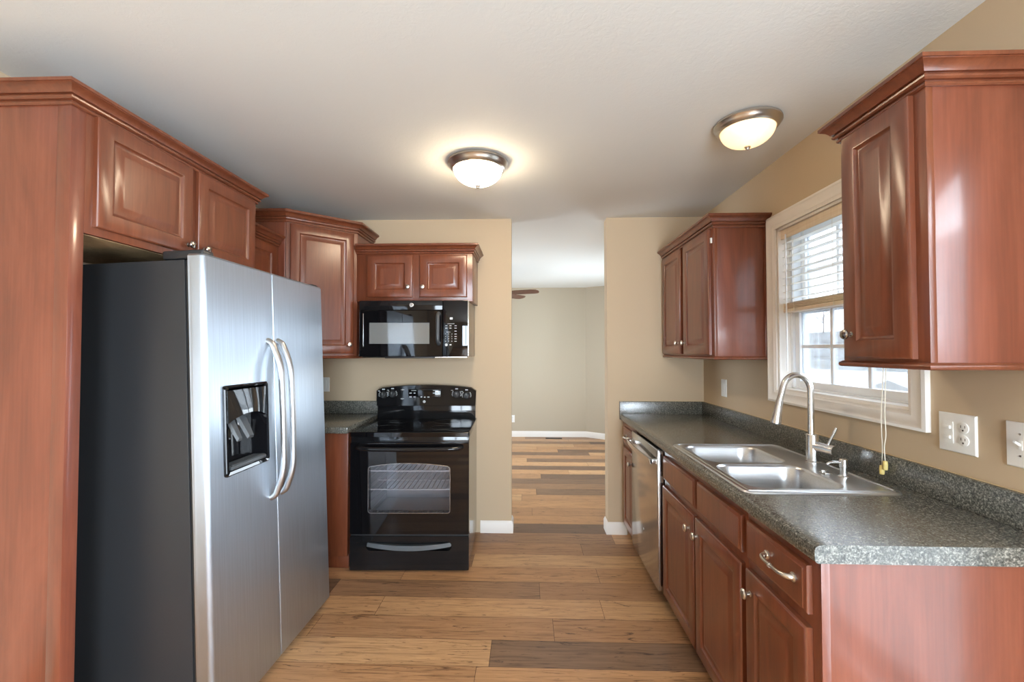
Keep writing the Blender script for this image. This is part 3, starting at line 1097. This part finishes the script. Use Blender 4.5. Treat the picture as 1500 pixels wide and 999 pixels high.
bm = B(); box(bm, (wx0 + .02, wf + .012, wz0), (wx1 - .01, wf + .30, wz0 + .008), .002); part('bottom_vent', bm, BRUSHED, mw)
bm = B(); prism(bm, [(-.985, wf + .004), (-.635, wf + .004), (-.655, wf + .03), (-.965, wf + .03)], wz0 - .004, wz0 + .008, .001); part('lamp_cover', bm, BLACKM, mw)
bm = B()
yk = wf - .0004
for r in range(4):
    for c_ in range(3):
        s = ['123', '456', '789', '*0#'][r][c_]
        if s in '*#':
            box(bm, (-.561 + c_ * .022 - .003, yk - .0006, 1.520 - r * .0165 - .002), (-.561 + c_ * .022 + .003, yk + .001, 1.520 - r * .0165 + .002))
        else:
            put_text(bm, s, .011, (-.561 + c_ * .022, yk, 1.520 - r * .0165), PX, Z)
for z in (1.577, 1.561, 1.540, 1.520, 1.503, 1.487, 1.470):
    box(bm, (-.499, yk - .0006, z - .002), (-.484, yk + .001, z + .002))
for z in (1.577, 1.561):
    for x in (-.556, -.527):
        box(bm, (x - .007, yk - .0006, z - .002), (x + .007, yk + .001, z + .002))
box(bm, (-.548, yk - .0006, 1.590), (-.500, yk + .001, 1.592))
box(bm, (-.556, yk - .0006, 1.533), (-.526, yk + .001, 1.535))
lathe(bm, [(.0095, -.001), (.0095, .0006)], (-.555, yk, 1.446), NY, 16)
box(bm, (-.533, yk - .0006, 1.442), (-.520, yk + .001, 1.450))
part('keypad_print', bm, PRINT, cp)
bm = B(); put_text(bm, '88', .020, (-.522, yk, 1.627), PX, Z); part('clock_digits', bm, mat('lit_clock_digits', (0.9, .95, 1, 1), .3, em=(.9, .95, 1, 1), ems=1.0), cp)


def emblem(parent, c, r, u, n, bg):
    c = Vector(c); u = Vector(u); n = Vector(n)
    bm = lathe(B(), [(r, -.001), (r, .001), (r * .9, .0018), (r * .84, .0018), (r * .80, .0010), (.0005, .0010)], c, n, 28)
    e = part('logo_badge', bm, bg, parent)
    bm = B()
    put_text(bm, 'GE', r * 1.05, c + n * .0012, u, Z)
    part('logo_letters', bm, SLOTM, e)


emblem(mw, (-.800, wf, 1.722), .0145, PX, NY, BRUSHED)

# ------------------------------------------------------------------ range (local frame: x along the front, y to the wall, z up; slightly turned)
rg = thing('range', 'black freestanding electric range with glass cooktop, under the microwave', 'stove', (-1.1303, -.6233, 0), (0, 0, .0308))
RW, RD, RH = .7638, .575, .886
bm = B()
for lo, hi in (((.004, .03, .03), (.088, RD, RH - .012)), ((RW - .088, .03, .03), (RW - .004, RD, RH - .012)), ((.088, .03, .03), (RW - .088, RD, .298)),
               ((.088, .03, .742), (RW - .088, RD, RH - .012)), ((.088, .503, .298), (RW - .088, RD, .742))):
    box(bm, lo, hi)
for x in (.04, RW - .04):
    for y in (.08, RD - .06):
        lathe(bm, [(.015, 0), (.015, .035)], (x, y, 0), Z, 12)
part('body', bm, mat('black_enamel_tan_reflection', srgb(66, 58, 50), .22, coat=.6), rg, 'glossy side panel', True)  # black enamel body, browned to paint in the mirrored tan wall
bm = B()
pl = rrect(RW / 2, RD / 2 - .012, RW, RD + .03, .012, 4)
loft(bm, [[(x, y, RH - .030) for x, y in pl], [(x, y, RH - .004) for x, y in pl], [(RW / 2 + (x - RW / 2) * .992, RD / 2 - .012 + (y - RD / 2 + .012) * .99, RH) for x, y in pl]])
ck_ = part('cooktop', bm, BLACKG, rg, 'black glass cooktop', True)
BURN = mat('cooktop_ring_print', (0.035, 0.035, 0.036, 1), 0.15)
for bxp, byp, br in ((.20, .145, .105), (.56, .145, .08), (.20, .40, .075), (.56, .40, .10)):
    bm = lathe(B(), [(br, 0), (br, .0006), (br - .004, .0006), (br - .004, 0)], (bxp, byp, RH), Z, 40, False)
    part('burner_ring', bm, BURN, ck_, local=True)
bm = B(); box(bm, (.004, -.012, .800), (RW - .004, .035, RH - .031), .003); part('vent_trim', bm, BLACK, rg, local=True)
# oven door with a real opening
bm = B()
fz0, fz1 = .238, .815
hx0_, hx1_, hz0_, hz1_ = .118, .640, .372, .665
outer_ = [(x, z) for x, z in rrect(RW / 2, (fz0 + fz1) / 2, RW - .006, fz1 - fz0, .006, 4)]


def arch(x0, x1, z0, z1, rise, n=8):
    pts = []
    r = .016
    base_ = rrect((x0 + x1) / 2, (z0 + z1) / 2, x1 - x0, z1 - z0, r, 4)
    out = []
    for x, z in base_:
        if z > (z0 + z1) / 2:
            q = (x - (x0 + x1) / 2) / ((x1 - x0) / 2)
            z += rise * (1 - q * q)
        out.append((x, z))
    # extra points over the arch between the two top corners
    k = 5
    top = [(x1 - r - (x1 - x0 - 2 * r) * i / 9, 0) for i in range(1, 9)]
    top = [(x, z1 + rise * (1 - ((x - (x0 + x1) / 2) / ((x1 - x0) / 2)) ** 2)) for x, _ in top]
    return out[:k] + top + out[k:]


hole = arch(hx0_, hx1_, hz0_, hz1_, .022)
b = B()


def vloop(b, pts, y):
    vs = [b.verts.new((x, y, z)) for x, z in pts]
    return vs, [b.edges.new((vs[i], vs[(i + 1) % len(vs)])) for i in range(len(vs))]


v1, e1 = vloop(b, outer_, -.022)
v2, e2 = vloop(b, hole, -.022)
bmesh.ops.triangle_fill(b, edges=e1 + e2, use_beauty=True)
v3 = [b.verts.new((x, .028, z)) for x, z in outer_]
ring_bridge(b, v1, v3)
v4 = [b.verts.new((x, .030, z)) for x, z in hole]
ring_bridge(b, v2, v4)
bmesh.ops.recalc_face_normals(b, faces=b.faces)
od = part('oven_door', b, BLACKG, rg, local=True)
bm = loft(B(), [[(x, -.018, z) for x, z in hole], [(x, -.014, z) for x, z in hole]]); part('window', bm, OVENGLASS, od, 'tinted glass oven window', True)
hin = arch(hx0_ - .004, hx1_ + .004, hz0_ - .004, hz1_ + .004, .022)
bm = B()
for s, e in zip(hole, hole[1:] + hole[:1]):
    pass
tube(bm, [(x, -.0225, z) for x, z in hole + hole[:1]], .002, 6, False); part('window_trim', bm, BRUSHED, od, local=True)
# oven cavity and racks
b = B()
cavity = [[(.09, y, .30), (RW - .09, y, .30), (RW - .09, y, .74), (.09, y, .74)] for y in (.031, .50)]
loft(b, cavity, False, True)
part('oven_cavity', b, OVENIN, rg, local=True)
for zr in (.50, .62):
    bm = B()
    for i in range(19):
        x = .10 + (RW - .20) * i / 18
        tube(bm, [(x, .05, zr), (x, .48, zr)], .003, 6)
    for y in (.05, .26, .48):
        tube(bm, [(.095, y, zr), (RW - .095, y, zr)], .0045, 6)
    part('oven_rack', bm, RACKM, rg, local=True)
bm = B()
for k in range(7):
    tube(bm, [(.092, .06, .34 + k * .055), (.092, .47, .34 + k * .055)], .0025, 6)
part('rack_guide', bm, RACKM, rg, local=True)
# bar handle
bm = tube(B(), smooth_path([(.055, -.018, .792), (.060, -.052, .790), (.12, -.066, .787), (RW / 2, -.072, .785), (RW - .12, -.066, .787), (RW - .060, -.052, .790), (RW - .055, -.018, .792)], .03, 5), .0145, 14, True, 1.25)
part('door_handle', bm, BLACK, od, local=True)
# storage drawer
b = B()
dwo = rrect(RW / 2, .118, RW - .006, .212, .006, 4)
dwh = rrect(RW / 2 - .004, .162, .545, .058, .028, 8)
v1, e1 = vloop(b, dwo, -.020)
v2, e2 = vloop(b, dwh, -.020)
bmesh.ops.triangle_fill(b, edges=e1 + e2, use_beauty=True)
v3 = [b.verts.new((x, .028, z)) for x, z in dwo]; ring_bridge(b, v1, v3)
v4 = [b.verts.new((x, .010, z)) for x, z in dwh]; ring_bridge(b, v2, v4); b.faces.new(v4)
bmesh.ops.recalc_face_normals(b, faces=b.faces)
dr_ = part('storage_drawer', b, BLACK, rg, local=True)
bm = B()
loops = []
for i in range(17):
    q = -1 + 2 * i / 16
    x = RW / 2 - .004 + q * .268
    zc = .150 + .020 * q * q
    hh = .014 - .003 * q * q
    loops.append([(x, -.030 + .012 * q * q, zc - hh), (x, .0, zc - hh), (x, .006, zc + hh), (x, -.022 + .012 * q * q, zc + hh)])
loft(bm, loops)
part('drawer_handle', bm, GREYP, dr_, 'grey curved drawer pull', True)
bm = B()
for x in (.035, .055, RW - .055, RW - .035):
    lathe(bm, [(.005, -.001), (.005, .002)], (x, -.008, .231), NY, 10)
box(bm, (.006, -.008, .2245), (RW - .006, .02, .2375))
part('lower_gap_trim', bm, BLACKM, rg, local=True)
# backguard
bm = B(); box(bm, (.006, RD - .045, RH - .002), (RW - .010, RD, RH + .125), .004); part('riser', bm, BLACK, rg, local=True)
gz0, gz1 = RH + .100, 1.118
fo = []
for i in range(21):
    q = -1 + 2 * i / 20
    fo.append((RW / 2 - .002 + q * (RW / 2 - .002), gz1 + .026 * (1 - q * q) - (.018 if abs(q) == 1 else 0)))
sil = [(RW - .008, gz0), (.004, gz0)] + fo
bm = B()
cxs, czs = RW / 2, (gz0 + gz1) / 2
yf0 = RD - .068


def gface(y, k, dy=0):
    return [(cxs + (x - cxs) * k, y + dy * (z - gz0) / (gz1 - gz0), czs + (z - czs) * (k if k > .99 else k - .02)) for x, z in sil]


loft(bm, [gface(RD, 1), gface(yf0 + .006, 1, .012), gface(yf0, .985, .012)])
bg = part('control_panel', bm, BLACK, rg, local=True)
YC = lambda z: yf0 + .012 * (z - gz0) / (gz1 - gz0) - .0006
for kx, kz in ((.040, 1.070), (.108, 1.076), (.596, 1.074), (.672, 1.066)):
    bm = lathe(B(), [(.028, 0), (.028, .003), (.0245, .005), (.0225, .020), (.019, .023), (.001, .0235)], (kx + .016, YC(kz), kz), NY, 28)
    box(bm, (kx + .016 - .0045, YC(kz) - .033, kz - .020), (kx + .016 + .0045, YC(kz) - .018, kz + .020), .003)
    kb = part('knob', bm, BLACKM, bg, local=True)
    bm = B(); box(bm, (kx + .0152, YC(kz) - .0338, kz + .002), (kx + .0168, YC(kz) - .0325, kz + .018)); part('pointer', bm, PRINT, kb, local=True)
    bm = B()
    for a in range(14):
        an = math.radians(-215 + 250 * a / 13)
        cx_, cz_ = kx + .016 + .0335 * math.cos(an), kz + .0335 * math.sin(an)
        box(bm, (cx_ - .003, YC(kz) - .0006, cz_ - .003), (cx_ + .003, YC(kz) + .004, cz_ + .003))
    box(bm, (kx + .006, YC(kz) - .0006, kz + .037), (kx + .026, YC(kz) + .006, kz + .045))
    box(bm, (kx - .026, YC(kz) - .0006, kz + .027), (kx - .012, YC(kz) + .006, kz + .031))
    box(bm, (kx + .009, YC(kz) - .0006, kz - .045), (kx + .023, YC(kz) + .006, kz - .040))
    part('dial_marks', bm, PRINT, bg, local=True)
bm = B(); box(bm, (.245, YC(1.07) - .001, 1.038), (.490, YC(1.07) + .006, 1.112), .002); dp = part('display_panel', bm, BLACKG, bg, local=True)
bm = B(); box(bm, (.318, YC(1.088) - .002, 1.074), (.420, YC(1.088) + .004, 1.108), .001); part('display', bm, LCD, dp, local=True)
bm = B()
yb = YC(1.07) - .0014
for x0, x1, z in ((.268, .305, 1.100), (.434, .474, 1.100)):
    box(bm, (x0, yb - .0006, z), (x1, yb + .003, z + .004))
for x, z, w in ((.262, 1.083, .018), (.292, 1.083, .014), (.262, 1.054, .018), (.292, 1.054, .014), (.345, 1.054, .012), (.370, 1.052, .012), (.398, 1.053, .016), (.440, 1.083, .016), (.462, 1.083, .020)):
    box(bm, (x - w / 2, yb - .0006, z - .004), (x + w / 2, yb + .003, z + .004))
part('button_print', bm, PRINT, dp, local=True)
bm = B()
for x, z in ((.200, 1.108), (.200, 1.040)):
    box(bm, (x - .013, YC(z) - .0006, z - .002), (x + .013, YC(z) + .004, z + .002))
    box(bm, (x - .004, YC(z) - .0006, z - .006), (x + .004, YC(z) + .004, z + .005))
part('lamp_print', bm, PRINT, bg, local=True)
emr = lathe(B(), [(.010, -.002), (.010, .001), (.0085, .0016), (.0005, .0016)], (.367, YC(1.018) - .001, 1.018), NY, 20)
eb = part('logo_badge', emr, PRINT, bg, local=True)
bm = B(); put_text(bm, 'GE', .009, (.367, YC(1.018) - .0028, 1.018), PX, Z); part('logo_letters', bm, SLOTM, eb, local=True)

# ------------------------------------------------------------------ left base cabinet and counter
lcx1 = -1.153
lb = thing('base_cabinet', 'red-brown corner base cabinet between the refrigerator and the range', 'cabinet', (XL, 0, 0))
bm = B(); prism(bm, [(XL + .001, -.001), (lcx1, -.001), (lcx1, -.600), (XL + .62, -.600), (XL + .62, -.985), (XL + .001, -.985)], .1, .872); prism(bm, [(XL + .02, -.02), (lcx1 - .002, -.02), (lcx1 - .002, -.575), (XL + .56, -.575), (XL + .56, -.98), (XL + .02, -.98)], 0, .1)
part('body', bm, CHERRY, lb)
bm = B(); box(bm, (XL + .62, -.618, .085), (lcx1, -.600, .872), .0015); part('face_frame', bm, CHERRY, lb)
bm = B(); box(bm, (XL + .60, -.592, .0), (lcx1, -.576, .086), .002); part('toe_kick', bm, CHERRY, lb)
lt = thing('countertop', 'short dark speckled laminate countertop left of the range', 'countertop', (XL, 0, .872))
bm = B()
prism(bm, [(XL + .001, -.001), (lcx1 + .002, -.001), (lcx1 + .002, -.638), (XL + .645, -.638), (XL + .645, -.985), (XL + .001, -.985)], .872, .9145, .006)
part('slab', bm, LAM, lt)
bm = B(); box(bm, (XL + .02, -.0205, .9145), (lcx1 + .002, -.001, 1.012), .003); box(bm, (XL + .001, -.985, .9145), (XL + .0205, -.001, 1.012), .003)
part('backsplash', bm, LAM, lt)

# ------------------------------------------------------------------ refrigerator (local: x = out of the front, y = -width..0, z up), leaning back slightly
fr = thing('refrigerator', 'stainless steel side-by-side refrigerator with black sides and water dispenser', 'refrigerator', (-1.0912, -.9946, 0), (0, -.0384, -.0123))
FW, FH = .9041, 1.761
SPL = -.480
bm = B(); box(bm, (-.80, -FW + .006, .035), (-.074, -.006, 1.742), .006)
part('body', bm, FSIDE, fr, 'black textured cabinet side', True)
bm = B(); box(bm, (-.078, -FW + .012, .06), (-.058, -.012, 1.738)); part('gasket', bm, BLACKM, fr, local=True)
bm = B(); box(bm, (-.085, -FW + .015, .012), (-.030, -.004, .058), .004); part('base_grille', bm, BLACKM, fr, local=True)
bm = B()
for y in (-FW + .08, -.06):
    lathe(bm, [(.02, 0), (.02, .014)], (-.06, y, -.001), Z, 14)
    lathe(bm, [(.02, .030), (.02, .05)], (-.74, y, -.001), Z, 14)
part('foot', bm, BLACKM, fr, local=True)


def fdoor(y0, y1, z0, z1, R0, R1, hole=None):
    """door with large rounded vertical edges, hole = (ya, yb, za, zb) cut through the skin"""
    b = B()

    def outline(ins):
        R = R0
        pts = [(-.058, y0 + ins)]
        for i in range(7):
            a = PI / 2 * i / 6
            pts.append((-R + R * math.sin(a) - ins, y0 + R - R * math.cos(a) + ins * math.cos(a)))
        if hole:
            pts += [(-ins, hole[0]), (-ins, hole[1])]
        R = R1
        for i in range(7):
            a = PI / 2 * i / 6
            pts.append((-R + R * math.cos(a) - ins, y1 - R + R * math.sin(a) - ins * math.sin(a)))
        pts.append((-.058, y1 - ins))
        return pts
    zs = [(z0, .005), (z0 + .005, 0)] + ([(hole[2], 0), (hole[3], 0)] if hole else []) + [(z1 - .008, 0), (z1, .006)]
    rows = [[b.verts.new((x, y, z)) for x, y in outline(ins)] for z, ins in zs]
    n = len(rows[0])
    hi_ = None
    for k, (r0, r1) in enumerate(zip(rows, rows[1:])):
        for i in range(n):
            if hole and k == 2 and i == 8:
                continue
            b.faces.new((r0[i], r0[(i + 1) % n], r1[(i + 1) % n], r1[i]))
    b.faces.new(rows[0][::-1]); b.faces.new(rows[-1])
    bmesh.ops.recalc_face_normals(b, faces=b.faces)
    return b


HO = (-.812, -.552, .938, 1.262)
ld = part('freezer_door', fdoor(-FW, SPL - .0025, .040, FH, .018, .005, HO), STEEL, fr, local=True)
rd = part('fridge_door', fdoor(SPL + .0025, 0, .040, FH, .005, .014), STEEL, fr, local=True)
for y, d in ((SPL - .042, ld), (SPL + .036, rd)):
    path = smooth_path([(-.004, y, 1.452), (.018, y, 1.440), (.058, y, 1.335), (.062, y, 1.10), (.058, y, .865), (.018, y, .768), (-.004, y, .757)], .07, 8)
    bm = tube(B(), path, .0135, 16, True, 1.15)
    part('handle', bm, HANDLEM, d, 'brushed steel bar handle', True)
# dispenser
bm = B()
DPO = (-.822, -.542, .926, 1.272)
loops = []
for (y0, y1, z0, z1, x) in ((DPO[0], DPO[1], DPO[2], DPO[3], -.002), (DPO[0], DPO[1], DPO[2], DPO[3], .006), (DPO[0] + .005, DPO[1] - .005, DPO[2] + .005, DPO[3] - .005, .010), (DPO[0] + .018, DPO[1] - .018, DPO[2] + .016, DPO[3] - .012, .008), (DPO[0] + .020, DPO[1] - .020, DPO[2] + .018, DPO[3] - .014, -.002), (DPO[0] + .034, DPO[1] - .034, DPO[2] + .030, DPO[3] - .02, -.052), ):
    loops.append([(x, y, z) for y, z in rrect((y0 + y1) / 2, (z0 + z1) / 2, y1 - y0, z1 - z0, .012, 4)])
loft(bm, loops, False, True)
ds = part('dispenser', bm, BLACKG, ld, 'black water and ice dispenser recess', True)
bm = B()
yl, yr_ = DPO[0] + .018, DPO[1] - .018
yc = (yl + yr_) / 2
loops = []
for i in range(17):
    q = -1 + 2 * i / 16
    y = yc + q * (yr_ - yl) / 2
    zb = 1.128 + .028 * (1 - q * q)
    bulge = .012 + .008 * (1 - q * q)
    loops.append([(-.004, y, zb), (bulge, y, zb), (bulge - .002, y, 1.19), (.010, y, 1.252), (-.004, y, 1.256)])
loft(bm, loops)
part('dispenser_hood', bm, BLACKG, ds, local=True)
for y, w in ((yc - .062, .022), (yc + .006, .030)):
    bm = B()
    loops = []
    for i in range(9):
        q = i / 8
        x = -.030 + .040 * q
        z = 1.135 - .085 * q
        ww = w * (1 - .35 * q)
        loops.append([(x, y - ww, z), (x + .006, y - ww * .7, z + .010), (x + .006, y + ww * .7, z + .010), (x, y + ww, z)])
    loft(bm, loops)
    part('dispenser_paddle', bm, GREYP, ds, local=True)
bm = B()
box(bm, (-.048, yl + .012, .946), (.012, yr_ - .012, .962), .004)
for i in range(7):
    x = -.04 + i * .0075
    box(bm, (x, yl + .02, .961), (x + .003, yr_ - .02, .965))
part('drip_tray', bm, GREYP, ds, local=True)
for y in (-FW + .045, -.05):
    bm = B(); box(bm, (-.16, y - .038, 1.744), (-.006, y + .022, 1.777), .008, 3) if y < -.5 else box(bm, (-.12, y - .03, 1.741), (-.012, y + .03, 1.772), .006)
    part('hinge_cover', bm, BLACKM, fr, local=True)


# ------------------------------------------------------------------ ceiling lights
def ceiling_light(label, x, y, col, ems, k=1.0):
    c = thing('ceiling_light', label, 'ceiling light', (x, y, CZ), group=None)
    bm = lathe(B(), [(.150, 0), (.156, -.004), (.157, -.014), (.150, -.020), (.147, -.028), (.138, -.040), (.129, -.044), (.122, -.040), (.118, -.03)], (x, y, CZ), Z, 48)
    bm.transform(Matrix.Translation((x, y, CZ)) @ Matrix.Scale(k, 4) @ Matrix.Translation((-x, -y, -CZ)))
    part('trim_ring', bm, NICKEL, c)
    g = mat('glowing_alabaster_glass', (0.8, 0.7, 0.55, 1), .25, em=(*col, 1), ems=ems)
    t = NT(g)
    n = t.noise(t.coords((1, 1, 1)), 11, 3, .6, 2.0)
    t.l(t.math('MULTIPLY', t.math('ADD', t.math('MULTIPLY', n, .7), .65), ems), t.b.inputs['Emission Strength'])
    prof = [(.126 * math.cos(a), -.040 - .082 * math.sin(a)) for a in (PI / 2 * i / 12 for i in range(13))]
    bm = lathe(B(), [(.126, -.034)] + prof, (x, y, CZ), Z, 48)
    bm.transform(Matrix.Translation((x, y, CZ)) @ Matrix.Scale(k, 4) @ Matrix.Translation((-x, -y, -CZ)))
    part('glass_bowl', bm, g, c)
    bm = lathe(B(), [(.006, -.118), (.014, -.122), (.015, -.127), (.010, -.132), (.008, -.138), (.001, -.141)], (x, y, CZ), Z, 20)
    bm.transform(Matrix.Translation((x, y, CZ)) @ Matrix.Scale(k, 4) @ Matrix.Translation((-x, -y, -CZ)))
    part('finial', bm, NICKEL, c)
    return c


ceiling_light('bright white-glowing dome light at mid ceiling, the one nearer the doorway', -.268, -1.05, (1.0, .80, .56), 30.0, 1.05)
ceiling_light('dimmer amber-glowing dome light on the ceiling above the sink counter', 1.0, -1.43, (1.0, .66, .32), .85, .90)

# ------------------------------------------------------------------ far room things
fn = thing('ceiling_fan', 'dark wood ceiling fan in the far room, blades showing past the doorway edge', 'ceiling fan', (-.414, 2.25, CZ))
fx, fy = -.414, 2.25
bm = lathe(B(), [(.065, 0), (.07, -.01), (.05, -.05), (.015, -.06), (.013, -.13), (.013, -.20)], (fx, fy, CZ), Z, 24); part('downrod', bm, VENT, fn)
bm = lathe(B(), [(.02, -.19), (.09, -.21), (.11, -.24), (.11, -.30), (.08, -.34), (.05, -.36), (.001, -.362)], (fx, fy, CZ), Z, 32); part('motor_housing', bm, VENT, fn)
for k in range(5):
    a = math.radians(-20 + 72 * k)
    ca, sa = math.cos(a), math.sin(a)
    outl = [(.13, -.018), (.20, -.05), (.30, -.064), (.52, -.068), (.575, -.055), (.598, -.02), (.598, .02), (.575, .055), (.52, .068), (.30, .064), (.20, .05), (.13, .018)]
    tl = math.radians(-13)

    def tr(r, w, z):
        zz = CZ - .300 + w * math.sin(tl) + z
        w2 = w * math.cos(tl)
        return (fx + r * ca - w2 * sa, fy + r * sa + w2 * ca, zz)
    bm = loft(B(), [[tr(r, w, 0) for r, w in outl], [tr(r, w, .007) for r, w in outl]])
    part('blade', bm, FANWOOD, fn)
rgst = thing('floor_register', 'small dark metal vent grille in the far room floor near the wall', 'vent', (.43, 3.705, 0))
bm = B(); box(bm, (.30, 3.650, .0005), (.56, 3.755, .005), .002); fr_ = part('frame', bm, VENT, rgst)
bm = B()
for i in range(12):
    box(bm, (.318 + i * .019, 3.666, .0045), (.328 + i * .019, 3.739, .0065))
part('louver', bm, BLACKM, rgst)

# ------------------------------------------------------------------ outside the kitchen window
GROUND = mat('hazy_winter_grass', srgb(84, 84, 80), 0.95, spec=0.1)  # pale grey ground colour stands in for distance haze
t = NT(GROUND)
c = t.ramp(t.noise(t.coords((1, 1, 1), False), .35, 5, .6), [(0.35, srgb(96, 97, 95)), (0.65, srgb(122, 124, 124))])
t.l(c, t.b.inputs['Base Color'])
def hill(d):
    q = min(1, max(0, (d - 45) / 62))
    return 9.2 * q * q * (3 - 2 * q)


bm = B()
pts = [(2.2, -25), (160, -25), (160, 170), (2.2, 170)]
gx = []
b = B()
NXG, NYG = 26, 30
vg = {}
for i in range(NXG + 1):
    for j in range(NYG + 1):
        x = 2.4 + (i / NXG) ** 1.6 * 160
        y = -20 + (j / NYG) ** 1.3 * 190
        d = math.hypot(x, y)
        z = -.9 - 3.2 * min(1, max(0, (d - 4) / 14)) + hill(d) + .5 * math.sin(x * .11) * math.sin(y * .09) * min(1, d / 40)
        vg[i, j] = b.verts.new((x, y, z))
for i in range(NXG):
    for j in range(NYG):
        b.faces.new((vg[i, j], vg[i + 1, j], vg[i + 1, j + 1], vg[i, j + 1]))
struct('ground', b, GROUND)

SIDING = mat('pale_vinyl_siding', srgb(104, 106, 107), .7)
ROOFM = mat('pale_grey_shingle', srgb(150, 149, 147), .85)
BARK = mat('grey_bark', srgb(92, 88, 86), .9)


def house(label, x, y, z, rot, w, d, hh, rr):
    h = thing('house', label, 'house', (x, y, z), (0, 0, rot))
    bm = B(); box(bm, (-w / 2, -d / 2, -.6), (w / 2, d / 2, hh)); part('wall', bm, SIDING, h, local=True)
    bm = B()
    loft(bm, [[(-w / 2 - .4, -d / 2 - .5, hh - .12), (w / 2 + .4, -d / 2 - .5, hh - .12), (w / 2 + .4, -d / 2 - .5, hh), (0, -d / 2 - .5, hh + rr), (-w / 2 - .4, -d / 2 - .5, hh)],
              [(-w / 2 - .4, d / 2 + .5, hh - .12), (w / 2 + .4, d / 2 + .5, hh - .12), (w / 2 + .4, d / 2 + .5, hh), (0, d / 2 + .5, hh + rr), (-w / 2 - .4, d / 2 + .5, hh)]])
    part('roof', bm, ROOFM, h, local=True)
    for s in (-.25, .25):
        bm = B(); box(bm, (w * s - .5, -d / 2 - .04, 1.0), (w * s + .5, -d / 2 + .02, 2.2), .01); part('window', bm, GREYP, h, local=True)
    return h


house('pale house with a low gable roof seen low through the kitchen window, nearer one', 18.6, 20.2, -3.7, -.65, 5.5, 8, 2.3, 1.5)
house('pale house with a long roof farther left through the kitchen window', 28, 36, -4.2, .5, 9, 9, 2.4, 1.5)


def bare_tree(x, y, z, h, label):
    tr_ = thing('bare_tree', label, 'tree', (x, y, z), group='bare trees beyond the window')
    rnd = random.Random(int(x * 31 + y * 17))
    tk = B(); br = B()
    top = Vector((rnd.uniform(-.3, .3), rnd.uniform(-.3, .3), h))
    tube(tk, [(0, 0, -.5), top * .3, top * .65, top], [h * .022, h * .017, h * .010, .02], 6)

    def grow(p, d, ln, r, lvl):
        q = p + d * ln
        mid = p + d * ln * .5 + Vector((rnd.uniform(-.1, .1), rnd.uniform(-.1, .1), .08)) * ln
        tube(br, [p, mid, q], [r, r * .8, r * .5], 4)
        if lvl:
            for _ in range(4):
                e = (d + Vector((rnd.uniform(-.9, .9), rnd.uniform(-.9, .9), rnd.uniform(-.1, .8)))).normalized()
                grow(p + (q - p) * rnd.uniform(.4, 1), e, ln * rnd.uniform(.45, .7), r * .55, lvl - 1)
    for k in range(11):
        s = rnd.uniform(.25, .95)
        a = rnd.uniform(0, 2 * PI)
        grow(top * s, Vector((math.cos(a), math.sin(a), rnd.uniform(.5, 1.2))).normalized(), h * .28 * (1.2 - s), h * .007, 2)
    part('trunk', tk, BARK, tr_, local=True)
    part('branches', br, BARK, tr_, local=True)


for k in range(18):
    a = math.radians(40 + k * 2.1) + (.05 if k == 5 else 0)
    d = 84 + (k * 37 % 23)
    x, y = d * math.cos(a), -3.4 + d * math.sin(a)
    dd_ = math.hypot(x, y); zz = -4.4 + hill(dd_)
    bare_tree(x, y, zz, 5.0 + (k * 13 % 5) * .5, 'bare winter tree in the distant row beyond the window')
